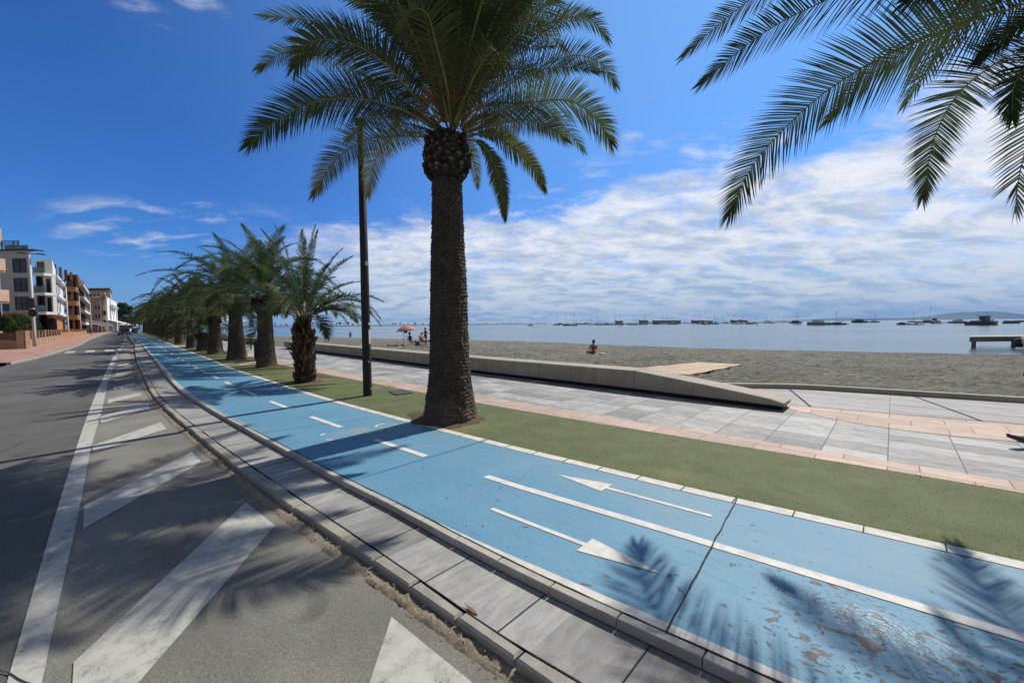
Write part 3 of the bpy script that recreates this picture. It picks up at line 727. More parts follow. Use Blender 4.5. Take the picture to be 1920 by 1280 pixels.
# beach
def beach():
    def zs(u, v):
        vs = E_shore(u); t = (v-10.5)/(vs-10.5)
        z = -0.02-1.28*max(0, t)**0.95 if t < 1 else -1.3-(v-vs)*0.10
        return max(z, -2.2)
    def grid(us, vsn, fine):
        m = MB(); vs = []; fs = []; nv = len(vsn)
        for u in us:
            for v in vsn:
                q = P(u, v); z = zs(u, v)
                if v < (E_kb(u)+0.12 if u < 5 else 8.9): z = -0.3
                elif fine:
                    w = min(1, max(0, (E_shore(u)-v)/6.0))*min(1, max(0.15, (v-9.2)/1.5))
                    a = mnoise.noise(q*1.1)*0.05+abs(mnoise.noise(q*2.7+Vector((3, 1, 0))))*0.19-abs(mnoise.noise(q*0.8))*0.06+0.05*mnoise.noise(q*5.0)
                    z += a*w-0.015
                    z += 0.05*mnoise.noise(Vector((u*.25, v*.3, 4)))*min(1, max(0, (E_shore(u)-v)/3+0.3))
                vs.append((q.x, q.y, z))
        for i in range(len(us)-1):
            for j in range(nv-1):
                k = i*nv+j; fs.append((k, k+1, k+nv+1, k+nv))
        m.add(vs, fs); o = m.build('beach_sand', M_sand, smooth=True); recalc_up(o); return struct(o)
    us = np.concatenate([np.arange(-26, 22, 0.15), np.arange(22, 60, 0.4), np.arange(60, 261, 4)])
    vv = np.concatenate([np.arange(8.75, 24, 0.15), np.arange(24, 53, 0.3), np.array([53.5, 55, 58, 64])])
    grid(us, vv, True)
    grid(np.arange(-120, -25.9, 4), np.concatenate([np.arange(14.2, 54, 2), np.array([56, 64])]), False)
beach()
# wooden mat on the sand
def mat_walk():
    m = MB(); q = [(6.35, 18.7), (4.60, 18.9), (4.42, 12.3), (6.6, 12.3)]
    k = 22; rings = []
    for i in range(k+1):
        t = i/k
        a = Vector(q[3]).lerp(Vector(q[0]), t); b = Vector(q[2]).lerp(Vector(q[1]), t)
        zz = -0.02-1.28*((a.y-10.5)/37)**0.95+0.085
        wob = 0.03*math.sin(i*0.9)
        rings.append((P(a.x, a.y, zz+wob*.3), P(b.x, b.y, zz+wob*.3), P(b.x, b.y, zz-0.045), P(a.x, a.y, zz-.045), (a.x, a.y), (b.x, b.y)))
    vs = []; uvs = []; fs = []
    for r in rings: vs += list(r[:4]); uvs += [r[4], r[5], r[5], r[4]]
    for i in range(k):
        for j in range(4): fs.append((i*4+j, i*4+(j+1) % 4, (i+1)*4+(j+1) % 4, (i+1)*4+j))
    fs += [(0, 1, 2, 3), (k*4+3, k*4+2, k*4+1, k*4)]
    m.add(vs, fs, 0, uvs); o = recalc(m.build('wooden_mat', M_mat)); tag(o, 'pale wooden slat mat laid over the grey sand behind the seat wall', 'beach mat')
mat_walk()
# soil round the big palm and a bare patch beside the young palm
def soil(u, v, ru, rv, h, seed, name='soil_patch'):
    m = MB(); n = 44; k = 7; vs = [P(u, v, h)]; fs = []
    for i in range(1, k+1):
        for j in range(n):
            a = 2*PI*j/n; rr = i/k*(1+0.22*mnoise.noise(Vector((math.cos(a)*1.6+seed, math.sin(a)*1.6, 0)))+(0.10*mnoise.noise(Vector((math.cos(a)*5, math.sin(a)*5, seed)))))
            q = P(u+math.cos(a)*ru*rr, v+math.sin(a)*rv*rr)
            z = h*(1-(i/k)**2)+0.006+0.02*mnoise.noise(q*14)*(1-i/k)+ (0.012*abs(mnoise.noise(q*30)) if i < k else 0.0)
            vs.append(Vector((q.x, q.y, z)))
    for j in range(n): fs.append((0, 1+j, 1+(j+1) % n))
    for i in range(k-1):
        for j in range(n): fs.append((1+i*n+j, 1+(i+1)*n+j, 1+(i+1)*n+(j+1) % n, 1+i*n+(j+1) % n))
    m.add(vs, fs); o = m.build(name, M_soil, smooth=True); recalc(o); recalc_up(o); return struct(o)
soil(5.45, 3.98, 0.78, 0.52, 0.06, 1.0); soil(11.9, 4.0, 0.55, 0.4, 0.03, 5.0); 
soil(12.9, 4.7, 0.8, 0.18, 0.01, 8.0)
for (u, s) in ((17.4, 2), (22.4, 3), (28.2, 4), (33, 6)): soil(u, 4.32+0.01*(u-17), 0.5, 0.4, 0.03, s)
# grass blades of the turf near the viewer
def blades():
    rng = np.random.default_rng(3); vs = []; fs = []
    def put(u, v, h):
        q = P(u, v, 0.004); a = rng.uniform(0, 2*PI); w = 0.0022*(1+max(0, u)*0.12)
        d = Vector((math.cos(a), math.sin(a), 0)); l = Vector((rng.normal()*.5, rng.normal()*.5, 0))*h
        b = len(vs); vs.extend([q-d*w, q+d*w, q+l+Vector((0, 0, h))]); fs.append((b, b+1, b+2))
    n = 0
    while n < 30000:
        u = -2.5+14.5*rng.random()**1.6; a, b = E_laneR(u), E_tp(u); v = a+(b-a)*rng.random()
        if ((u-5.45)/0.8)**2+((v-3.98)/0.52)**2 < 0.9: continue
        hh = 0.010*rng.uniform(0.5, 1.3)*(1.8 if (abs(v-a) < .03 or abs(v-b) < .03) else 1.0)
        n += 1
        if min(v-a, b-v) > 0.05 and rng.random() > .12: continue
        put(u, v+rng.normal()*.008, hh)
    m = MB(); m.v = [tuple(q) for q in vs]; m.f = fs; m.mi = [0]*len(fs)
    o = m.build('turf_grass', M_blade); o['kind'] = 'stuff'
blades()
def crack_line(pts, z, w0, seed):
    m = MB(); k = 70; d = [Vector((a, b, 0)) for a, b in pts]; q = []
    for i in range(k+1):
        t = i/k*(len(d)-1); j = min(len(d)-2, int(t)); p = d[j].lerp(d[j+1], t-j)
        q.append(Vector((p.x+.016*mnoise.noise(Vector((t*3, seed, 0)))+.008*mnoise.noise(Vector((t*11, seed, 4))), p.y+.016*mnoise.noise(Vector((t*3, seed, 8)))+.008*mnoise.noise(Vector((t*11, seed, 12))), 0)))
    for i in range(k):
        a, b = q[i], q[i+1]; t = (b-a).normalized(); n = Vector((-t.y, t.x, 0)); wa = w0*(.45+.9*abs(mnoise.noise(Vector((i*.3, seed, 1))))); wb = w0*(.45+.9*abs(mnoise.noise(Vector(((i+1)*.3, seed, 1)))))
        m.quad(*[P(p.x, p.y, z) for p in (a-n*wa, b-n*wb, b+n*wb, a+n*wa)])
    o = m.build('road_crack', M_joint); recalc_up(o); struct(o)
crack_line([(3.55, -0.75), (3.25, -0.45), (2.75, -0.2), (2.35, 0.02), (2.2, 0.12)], ROADZ+.0095, .006, 1.0)
crack_line([(2.05, 0.5), (1.75, 0.42), (1.5, 0.5)], ROADZ+.0095, .0035, 2.0)
crack_line([(4.35, 1.28), (4.1, 1.4), (4.05, 1.52), (3.8, 1.62)], SLABZ+.0045, .003, 3.0)
crack_line([(9.5, -0.9), (8.2, -1.2), (6.8, -1.0), (5.6, -1.3)], ROADZ+.0045, .006, 4.0)
crack_line([(3.0, 2.45), (2.7, 2.9), (2.85, 3.3), (2.6, 3.6)], .0045, .0016, 5.0)
# left pavement
strip('sidewalk', lambda u: E_left(u)-7.0, E_left, ROADZ+0.10, M_walk, u0=30, nv=3, o1=-0.14)
m = MB(); sweep(m, ugrid(30, 230, 1.0), lambda u: E_left(u)-0.14, [(0, -.2), (0, -.022), (.14, -.026), (.15, -.04), (.16, -.25)]); recalc(struct(m.build('far_kerb', M_kerb)))
# ------------------------------------------------------------------ palms
def catmull(pts, n):
    pts = [Vector(p) for p in pts]; k = len(pts); out = []
    ext = [pts[0]*2-pts[1]]+pts+[pts[-1]*2-pts[-2]]
    L = [0]
    for i in range(k-1): L.append(L[-1]+(pts[i+1]-pts[i]).length)
    for j in range(n):
        s = L[-1]*j/(n-1); i = 0
        while i < k-2 and L[i+1] < s: i += 1
        t = (s-L[i])/max(1e-6, L[i+1]-L[i]); a, b, c, d = ext[i:i+4]
        out.append(0.5*((2*b)+(c-a)*t+(2*a-5*b+4*c-d)*t*t+(3*b-a-3*c+d)*t**3))
    return out, L[-1]
def frond(m, pts, rng, pairs=60, lmax=0.45, wl=0.012, rad=0.018, droop=0.35, age=0.0, start=0.13, up=None, seg=2, dihed=0.35, stalk_m=1, shade=None):
    """one feather leaf: tapered stalk plus two ranks of narrow leaflets"""
    c, L = catmull(pts, 26)
    k = len(c)
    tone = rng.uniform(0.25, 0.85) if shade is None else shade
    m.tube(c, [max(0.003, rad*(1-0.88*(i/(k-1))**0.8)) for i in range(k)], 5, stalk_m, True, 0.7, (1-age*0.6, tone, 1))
    hint = Vector(up) if up is not None else Vector((0, 0, 1))
    for i in range(pairs):
        t = start+(1-start)*(i+rng.uniform(-.2, .2))/pairs; t = min(0.995, max(start*0.9, t))
        f = t*(k-1); j = min(k-2, int(f)); p = c[j].lerp(c[j+1], f-j)
        T = (c[min(k-1, j+2)]-c[max(0, j-1)]).normalized()
        U = hint-T*hint.dot(T)
        if U.length < 0.15: U = Vector((T.y, -T.x, 0.3)); U = U-T*U.dot(T)
        U.normalize(); S = T.cross(U)
        s = max(0.0, (t-start)/(1-start))
        prof = min(1.0, 0.25+2.6*s)*(1.0-0.62*max(0, s-0.45)/0.55)
        if s > 0.85: prof *= 1-0.1*(s-0.85)/0.15
        fwd = 0.35+0.55*s**1.6+0.5*max(0, s-0.86)/0.14
        for side in (-1, 1):
            l = lmax*prof*rng.uniform(0.86, 1.08)
            pl = rng.choice((0.6, 1.0, 1.35))*dihed+rng.uniform(-.12, .12)
            d = (S*side*math.cos(pl)+U*math.sin(pl)); d = (d*math.cos(fwd)+T*math.sin(fwd)).normalized()
            w_ = (T*0.9+U*rng.uniform(-.35, .35)).normalized(); w_ = (w_-d*w_.dot(d)); w_.normalize()
            wd = wl*rng.uniform(0.8, 1.15)
            q1 = p+d*(l*0.5)+Vector((0, 0, -droop*l*0.10)); q2 = p+d*l+Vector((0, 0, -droop*l*0.42))
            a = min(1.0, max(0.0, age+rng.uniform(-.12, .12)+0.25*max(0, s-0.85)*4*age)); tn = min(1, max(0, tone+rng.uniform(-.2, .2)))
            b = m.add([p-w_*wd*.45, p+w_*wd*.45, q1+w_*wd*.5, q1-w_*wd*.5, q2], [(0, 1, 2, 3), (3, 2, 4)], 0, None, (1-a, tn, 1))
def arc_pts(base, azi, e0, L, bend, k=7, sag=0.0):
    """stalk that leaves at elevation e0 and bends over by `bend` radians"""
    p = Vector(base); out = [p.copy()]
    h = Vector((math.cos(azi), math.sin(azi), 0))
    for i in range(k):
        t = (i+0.5)/k; e = e0-bend*(t**1.25)
        p = p+(h*math.cos(e)+Vector((0, 0, 1))*math.sin(e))*(L/k); out.append(p.copy())
    return out
def crown_mesh(name, seed, n=40, L=2.6, e_hi=82, e_lo=-12, pairs=40, lmax=0.40, wl=0.016, rad=0.016, bend=(55, 100), r0=0.12, hgt=0.35, extra=None, skip=None, up_bias=1.0, spread_age=0.5, droop=0.35):
    rng = random.Random(seed); m = MB()
    for i in range(n):
        f = (i+0.5)/n; azi = i*2.39996+rng.uniform(-.2, .2)
        e = math.radians(e_hi+(e_lo-e_hi)*f**up_bias+rng.uniform(-5, 5)); l = L*(0.70+0.34*min(1, f*2.2))*rng.uniform(0.88, 1.06)
        b = math.radians(bend[0]+(bend[1]-bend[0])*rng.random())*float(np.interp(f, [0, .12, .3, .65, 1], [.45, .7, 1.2, 1.05, .55]))
        base = Vector((math.cos(azi)*r0*(0.3+f), math.sin(azi)*r0*(0.3+f), hgt*(1-f)))
        if skip and skip(azi, e): continue
        frond(m, arc_pts(base, azi, e, l, b), rng, pairs, lmax, wl, rad, droop, age=max(0, f-0.45)*spread_age*rng.uniform(0.4, 1.6))
    if extra: extra(m, rng)
    return m.mesh(name, [M_leaf, M_stalk])
def trunk_mesh(name, prof, seed, n=40, rows=None, amp=0.02, lean=(0, 0), rough=1.0, ncell=15, dark=1.0):
    """prof: (z, radius) pairs; overlapping leaf-scar scales are modelled as relief"""
    rng = random.Random(seed); zs = [p[0] for p in prof]; rs = [p[1] for p in prof]
    H = zs[-1]-zs[0]; rows = rows or int(H/0.055); sub = 4
    m = MB(); vs = []; cols = []; K = rows*sub+1
    off = [rng.uniform(0, 1) for _ in range(rows+2)]
    for i in range(K):
        z = zs[0]+H*i/(K-1); r = float(np.interp(z, zs, rs)); t = (z-zs[0])/H
        for j in range(n):
            an = 2*PI*j/n
            wob = mnoise.noise(Vector((math.cos(an)*2, math.sin(an)*2, z*3+seed)))*0.5
            zr = i/sub+wob*0.9+an/(2*PI)*1.0
            row = math.floor(zr); fr = zr-row
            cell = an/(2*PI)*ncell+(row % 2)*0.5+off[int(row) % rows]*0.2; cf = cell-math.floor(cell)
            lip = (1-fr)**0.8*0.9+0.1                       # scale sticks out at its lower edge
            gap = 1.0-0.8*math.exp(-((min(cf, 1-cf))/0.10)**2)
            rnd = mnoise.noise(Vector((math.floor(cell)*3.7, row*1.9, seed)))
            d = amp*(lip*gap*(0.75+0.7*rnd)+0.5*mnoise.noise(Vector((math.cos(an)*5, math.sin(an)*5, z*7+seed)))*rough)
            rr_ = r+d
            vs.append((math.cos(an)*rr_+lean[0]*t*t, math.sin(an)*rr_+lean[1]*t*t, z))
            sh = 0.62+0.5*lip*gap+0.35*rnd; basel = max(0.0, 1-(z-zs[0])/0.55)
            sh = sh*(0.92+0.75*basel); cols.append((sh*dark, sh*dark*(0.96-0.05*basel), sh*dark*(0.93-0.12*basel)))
    fs = [(i*n+j, i*n+(j+1) % n, (i+1)*n+(j+1) % n, (i+1)*n+j) for i in range(K-1) for j in range(n)]
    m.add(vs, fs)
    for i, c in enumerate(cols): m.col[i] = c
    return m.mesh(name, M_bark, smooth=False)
def boot_mesh(name, z0, z1, r_lo, r_mid, r_hi, seed, rows=9, per=13, big=1.0):
    """collar of cut leaf bases under the crown"""
    rng = random.Random(seed); m = MB()
    prof = [(r_lo*0.9, z0), (r_mid*0.93, z0+(z1-z0)*.25), (r_mid*.95, z0+(z1-z0)*.6), (r_hi*.9, z1), (r_hi*.5, z1+.08), (0.02, z1+0.1)]
    m.lathe(prof, 20); 
    for i in range(len(m.v)): m.col[i] = (0.35, 0.33, 0.32)
    for i in range(rows):
        t = (i+0.5)/rows; z = z0+(z1-z0)*t
        r = float(np.interp(t, [0, .25, .65, 1], [r_lo, r_mid, r_mid, r_hi]))
        for j in range(per):
            an = 2*PI*(j+(i % 2)*0.5)/per+rng.uniform(-.10, .10); z = z0+(z1-z0)*(t+rng.uniform(-.045, .045))
            h = Vector((math.cos(an), math.sin(an), 0)); s = Vector((-h.y, h.x, 0))
            wv = 2*PI*r/per*0.50*rng.uniform(.65, 1.2); hv = (z1-z0)/rows*0.95*rng.uniform(.65, 1.35); out = 0.075*big*rng.uniform(.2, 1.7)
            c = h*(r*0.93)+Vector((0, 0, z)); tip = h*(r+out*0.55)+Vector((0, 0, z+hv*0.25))
            back = [c+s*wv, c+Vector((0, 0, hv*.7)), c-s*wv, c-Vector((0, 0, hv*.9))]
            front = [tip+s*wv*.82, tip+Vector((0, 0, hv*.36)), tip-s*wv*.82, tip-Vector((0, 0, hv*.42))]
            k = rng.uniform(0.55, 1.25)
            m.add(back+front, [(0, 1, 5, 4), (1, 2, 6, 5), (2, 3, 7, 6), (3, 0, 4, 7)], 0, None, (k*.5, k*.48, k*.46))
            kk = k*rng.choice((0.7, 0.9, 1.0, 1.55))
            m.add(front, [(0, 1, 2, 3)], 0, None, (kk, kk*.97, kk*.92))
    return m.mesh(name, M_boot)
def palm(label, loc, trunk, boot, crown, group='palms along the promenade', scale=1.0, rz=0.0, zc=0.0, name='palm_tree'):
    r = empty(name, loc, rz, label, 'palm tree', group); r.scale = (scale,)*3
    for nm, me, z in (('trunk', trunk, 0), ('leaf_base_collar', boot, 0), ('crown', crown, zc)):
        if me is None: continue
        o = bpy.data.objects.new(nm, me); COL.objects.link(o); o.parent = r; o.location = (0, 0, z)
    return r
# --- the big palm nearest the viewer
MB_ = P(5.33, 4.02)                                   # its foot
def at(px, py, Y):
    """point seen in the direction (px, py) at depth Y, used to read stalk curves off the photograph"""
    d = rr*((px-960)/FPX)-uu*((py-640)/FPX)+fw
    return Vector((0, 0, CH))+d*(Y/d.y)
def big_crown():
    rng = random.Random(11); m = MB(); Y0 = MB_.y
    def fr(pts, **kw):
        q = [at(x, y, Y0+dy)-MB_ for x, y, dy in pts]
        h = (q[len(q)//2]+MB_-Vector((0, 0, CH))).normalized()*0.55+Vector((0, 0, 0.6))
        frond(m, q, rng, up=h, **kw)
    B = dict(pairs=118, lmax=0.55, wl=0.0175, rad=0.026, dihed=.22)
    # left side
    fr([(822, 245, -.15), (760, 208, -.5), (690, 187, -.8), (610, 187, -1.0), (530, 218, -1.1), (462, 276, -1.1)], age=.12, **B)
    fr([(828, 240, -.15), (770, 172, -.6), (710, 110, -1.0), (645, 78, -1.3), (580, 80, -1.5), (552, 128, -1.5)], age=.35, **B)
    fr([(822, 240, .1), (750, 195, .4), (680, 140, .8), (600, 100, 1.0), (530, 100, 1.1), (482, 132, 1.1)], age=.05, **B)
    fr([(815, 258, .1), (750, 256, .5), (680, 265, .8), (625, 305, 1.0), (588, 366, 1.1)], age=.42, **B)
    fr([(815, 255, .1), (770, 250, 1.1), (730, 262, 1.7), (702, 305, 2.0), (690, 368, 2.1)], age=.55, **B)
    fr([(818, 250, 0), (740, 225, .8), (660, 200, 1.5), (580, 205, 1.9), (530, 240, 2.0)], age=.1, **B)
    # right side
    fr([(868, 240, 0), (915, 190, .2), (985, 140, .5), (1070, 105, .7), (1125, 118, .8), (1155, 162, .8)], age=.12, **B)
    fr([(872, 246, -.1), (930, 213, -.3), (1000, 192, -.6), (1070, 190, -.8), (1120, 225, -.9), (1147, 270, -.9)], age=.1, **B)
    fr([(872, 250, .1), (925, 232, .5), (980, 225, .9), (1030, 238, 1.2), (1063, 266, 1.3)], age=.2, **B)
    fr([(872, 256, 0), (920, 252, .1), (965, 280, .1), (1000, 315, .1), (1021, 357, .1)], age=.3, **dict(B, lmax=.30))
    fr([(870, 262, .1), (900, 268, .2), (925, 305, .3), (940, 355, .4), (947, 412, .4)], age=.3, **dict(B, lmax=.24))
    fr([(866, 262, .2), (880, 275, .8), (890, 310, 1.1), (896, 352, 1.2)], age=.25, **dict(B, lmax=.25, pairs=50))
    fr([(832, 262, .2), (822, 280, .9), (818, 320, 1.1), (820, 368, 1.2)], age=.4, **dict(B, lmax=.18, pairs=40))
    fr([(864, 238, .1), (915, 150, .4), (980, 75, .7), (1050, 35, .9), (1110, 40, 1.0), (1140, 75, 1.0)], age=.1, **B)
    fr([(864, 236, .1), (900, 140, .9), (960, 70, 1.5), (1020, 60, 1.9), (1060, 95, 2.0)], age=.15, **B)
    # towards the viewer, seen from below
    fr([(846, 245, -.1), (838, 165, -.8), (818, 85, -1.4), (800, 25, -1.9), (768, 20, -2.2), (758, 62, -2.3)], age=.5, **B)
    fr([(852, 245, -.1), (875, 175, -.7), (905, 115, -1.3), (930, 95, -1.7), (943, 140, -2.0)], age=.45, **B)
    fr([(842, 244, -.1), (800, 150, .1), (750, 70, .3), (700, 10, .5), (640, -30, .6)], age=.05, **B)
    fr([(856, 240, 0), (900, 120, -.2), (960, 20, -.4), (1020, -50, -.6)], age=.1, **B)
    fr([(850, 240, 0), (856, 120, -.3), (870, 0, -.7), (890, -90, -1.0)], age=.05, **B)
    # the rest of the rosette: upright young leaves and the far side
    top = at(845, 240, Y0)-MB_
    for i in range(84):
        f = (i+.5)/84; azi = i*2.39996+.4; e = math.radians(86-88*f+rng.uniform(-5, 5))
        dirv = Vector((math.cos(azi), math.sin(azi), 0))
        if f > 0.58 or (f > .45 and dirv.y < .3): continue
        l = 3.35*(.72+.3*min(1, 2*f))*rng.uniform(.9, 1.05)
        frond(m, arc_pts(top+dirv*.12+Vector((0, 0, .3*(1-f))), azi, e, l, math.radians(rng.uniform(60, 95))*(.6+.5*f)), rng, age=max(0, f-.5)*.4, **dict(B, pairs=100))
    for i, (azd, ed) in enumerate(((-100, 52), (-75, 44), (-120, 50), (-50, 50), (-90, 62), (-30, 48), (-108, 40), (-66, 38))):
        azi = math.radians(azd); dirv = Vector((math.cos(azi), math.sin(azi), 0))
        frond(m, arc_pts(top+dirv*.2+Vector((0, 0, .1)), azi, math.radians(ed), 3.6, math.radians(50)), rng, age=.1, **dict(B, pairs=90))
    # short dead bracts at the collar
    for i in range(16):
        azi = i*0.41+.2; frond(m, arc_pts(top+Vector((math.cos(azi)*.3, math.sin(azi)*.3, -.05)), azi, .5, .55, .5, 4), rng, pairs=10, lmax=.2, wl=.01, rad=.03, age=.8)
    for i, (azd, e0, l) in enumerate(((175, 50, .7), (190, 35, .8), (160, 60, .6), (10, 45, .7), (-8, 30, .75), (25, 60, .6), (-80, 55, .6), (-110, 40, .7), (-60, 35, .65))):
        azi = math.radians(azd); p0 = top+Vector((math.cos(azi)*.2, math.sin(azi)*.2, .0)); q = arc_pts(p0, azi, math.radians(e0), l, .9, 5)
        m.tube(q, [.03, .028, .024, .02, .016, .012], 6, 2)
        for k in range(9):
            s = q[3].lerp(q[-1], rng.random()); d = Vector((rng.gauss(0, 1), rng.gauss(0, 1), rng.gauss(-.6, .6))).normalized(); m.tube([s, s+d*.16, s+d*.26+Vector((0, 0, -.1))], [.008, .006, .004], 4, 2)
    return m.mesh('big_palm_crown', [M_leaf, M_stalk, M_rust])
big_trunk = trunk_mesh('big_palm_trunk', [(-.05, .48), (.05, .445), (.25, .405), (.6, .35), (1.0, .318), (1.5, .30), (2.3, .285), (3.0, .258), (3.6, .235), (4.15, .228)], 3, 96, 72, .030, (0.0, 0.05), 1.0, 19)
big_boot = boot_mesh('big_palm_collar', 3.95, 4.64, .255, .345, .31, 4, 9, 16, 1.0)
bp_ = palm('tall thick date palm in the foreground beside the dark lamp post', MB_, big_trunk, big_boot, big_crown(), 'palms along the promenade')
# --- palm whose leaves hang in from the upper right; its trunk stands just outside the frame
RP = P(-1.55, 4.55)
def right_crown():
    rng = random.Random(21); m = MB()
    def fr(pts, **kw):
        q = [at(x, y, Y)-RP for x, y, Y in pts]
        h = (q[-2]+RP-Vector((0, 0, CH))).normalized()*0.8+Vector((0, 0, 0.35))
        frond(m, q, rng, up=h, **kw)
    B = dict(pairs=150, lmax=0.44, wl=0.0125, rad=0.019, age=.0, shade=.08, dihed=.3, droop=.2)  # low tone paints the backlit shade of these fronds into the leaf colour
    P0 = (2330, -235, 2.3)
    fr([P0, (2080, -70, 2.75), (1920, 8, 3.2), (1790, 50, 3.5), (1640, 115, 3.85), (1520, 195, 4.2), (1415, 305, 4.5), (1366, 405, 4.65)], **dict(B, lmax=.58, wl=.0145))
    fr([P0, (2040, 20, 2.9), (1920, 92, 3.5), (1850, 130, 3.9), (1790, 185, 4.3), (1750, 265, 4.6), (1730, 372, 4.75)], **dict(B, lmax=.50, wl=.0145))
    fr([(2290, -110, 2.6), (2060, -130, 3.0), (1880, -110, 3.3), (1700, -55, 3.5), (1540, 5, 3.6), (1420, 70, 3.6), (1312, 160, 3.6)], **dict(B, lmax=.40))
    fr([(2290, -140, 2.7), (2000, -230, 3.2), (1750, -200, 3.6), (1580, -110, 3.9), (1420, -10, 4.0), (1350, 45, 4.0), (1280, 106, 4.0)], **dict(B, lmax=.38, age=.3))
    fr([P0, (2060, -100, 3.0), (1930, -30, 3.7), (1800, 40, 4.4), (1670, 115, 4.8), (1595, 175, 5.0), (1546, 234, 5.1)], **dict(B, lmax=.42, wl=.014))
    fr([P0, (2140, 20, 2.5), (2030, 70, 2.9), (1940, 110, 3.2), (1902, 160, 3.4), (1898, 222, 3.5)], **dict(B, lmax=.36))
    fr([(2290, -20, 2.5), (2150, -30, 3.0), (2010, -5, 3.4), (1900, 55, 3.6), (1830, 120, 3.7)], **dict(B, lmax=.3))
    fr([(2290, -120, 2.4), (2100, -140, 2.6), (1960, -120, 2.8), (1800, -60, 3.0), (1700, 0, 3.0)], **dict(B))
    top = Vector((0, 0, 4.35))
    for i in range(46):
        f = (i+.5)/46; azi = i*2.39996; e = math.radians(86-92*f+rng.uniform(-5, 5)); dirv = Vector((math.cos(azi), math.sin(azi), 0))
        if f > .32 and (dirv.x < 0.1 and dirv.y > -0.75): continue
        frond(m, arc_pts(top+dirv*.1+Vector((0, 0, .3*(1-f))), azi, e, 2.7*(.72+.3*min(1, 2*f)), math.radians(rng.uniform(55, 90))*(.6+.5*f)), rng, pairs=64, lmax=.42, wl=.019, rad=.02, age=max(0, f-.5)*.4)
    return m.mesh('overhanging_palm_crown', [M_leaf, M_stalk])
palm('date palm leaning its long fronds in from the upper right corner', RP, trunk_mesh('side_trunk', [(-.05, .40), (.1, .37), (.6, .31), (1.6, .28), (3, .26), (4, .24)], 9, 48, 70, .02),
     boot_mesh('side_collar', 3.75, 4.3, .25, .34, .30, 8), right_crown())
# --- the row
def row_trunk(h, r0, r1, seed, n=36, am=.02): return trunk_mesh('row_trunk', [(-.05, r0*1.35), (.12, r0*1.15), (.5, r0), (h*.55, (r0+r1)/2*.96), (h, r1)], seed, n, max(12, int(h/.075)), am, (0, 0), 1.0, 15)
# young palm with an upright spear of leaves and a shaggy trunk
def shaggy_trunk():
    rng = random.Random(5); m = MB()
    H = 1.85; k = 16; n = 22; vs = []
    for i in range(k+1):
        z = -.05+(H+.05)*i/k; r = float(np.interp(z, [0, .2, 1.0, 1.35, 1.6, 1.85], [.27, .25, .25, .27, .17, .10]))
        for j in range(n):
            an = 2*PI*j/n; vs.append((math.cos(an)*r, math.sin(an)*r, z))
    m.add(vs, [(i*n+j, i*n+(j+1) % n, (i+1)*n+(j+1) % n, (i+1)*n+j) for i in range(k) for j in range(n)], 0, None, (.35, .33, .32))
    for i in range(240):
        z = rng.uniform(.02, 1.72); an = rng.uniform(0, 2*PI); r = float(np.interp(z, [0, .2, 1.0, 1.35, 1.6, 1.85], [.27, .25, .25, .27, .17, .10]))
        h = Vector((math.cos(an), math.sin(an), 0)); s = Vector((-h.y, h.x, 0)); w_ = rng.uniform(.03, .055); l = rng.uniform(.10, .24)
        out = rng.uniform(.03, .075) if rng.random() < .93 else .15
        b = h*(r*.96)+Vector((0, 0, z)); t_ = h*(r+out)+Vector((0, 0, z+l)); q = rng.uniform(.5, 1.5)
        m.add([b-s*w_, b+s*w_, t_+s*w_*.55, t_-s*w_*.55, h*(r*.9)+Vector((0, 0, z+l*.7)), b+h*.025], [(0, 1, 2, 3), (3, 2, 4), (0, 3, 4), (1, 4, 2)], 0, None, (q*1.5, q*1.02, q*.8))
    return m.mesh('shaggy_trunk', M_bark)
def young_crown():
    rng = random.Random(17); m = MB()
    for i in range(26):
        f = (i+.5)/26; azi = i*2.39996+1.0; e = math.radians(88-66*f**1.3+rng.uniform(-4, 4)); l = (2.75-.75*f)*rng.uniform(.85, 1.05)
        frond(m, arc_pts((math.cos(azi)*.06, math.sin(azi)*.06, 0), azi, e, l, math.radians(12+85*f*rng.uniform(.8, 1.2))), rng, 76, .36*(.6+.6*f), .018, .016, .25, max(0, f-.6)*.4, .2, None, 2, .45)
    for azi, e, l, b in ((0.1, 62, 2.2, 130), (-.35, 52, 2.1, 120), (.35, 40, 2.2, 100), (-.2, 30, 2.1, 85), (-.6, 20, 1.3, 100), (.05, 48, 2.3, 105), (2.6, 60, 1.9, 120), (-1.4, 55, 2.0, 115), (1.5, 55, 2.0, 115)):
        frond(m, arc_pts((math.cos(azi)*.1, math.sin(azi)*.1, 0), azi, math.radians(e), l, math.radians(b)), rng, 84, .44, .019, .017, .3, .12)
    return m.mesh('young_crown', [M_leaf, M_stalk])
palm('young date palm with shaggy brown trunk and an upright tuft of leaves', P(11.84, 3.90), shaggy_trunk(), None, young_crown(), zc=1.75)
def ex3(m, rng):
    for azi, e, l, b in ((2.9, 40, 3.1, 105), (3.2, 28, 3.0, 95), (3.5, 45, 2.9, 100), (-.3, 20, 1.9, 85), (-.8, 10, 1.7, 80)):
        frond(m, arc_pts((math.cos(azi)*.12, math.sin(azi)*.12, 0.05), azi, math.radians(e), l, math.radians(b)), rng, 84, .48, .022, .018, .35, .15)
c3 = crown_mesh('row_crown_a', 31, 44, 3.3, 89, 8, 84, .48, .022, .018, (62, 110), extra=ex3)
palm('third date palm in the row with a wide collar, litter bin behind its trunk', P(17.39, 4.36), row_trunk(2.3, .30, .24, 31), boot_mesh('row_collar', 2.05, 2.65, .27, .40, .36, 6, 7, 13), c3, zc=2.62)
c4 = crown_mesh('row_crown_b', 37, 44, 3.9, 88, 12, 84, .52, .026, .02, (65, 115))
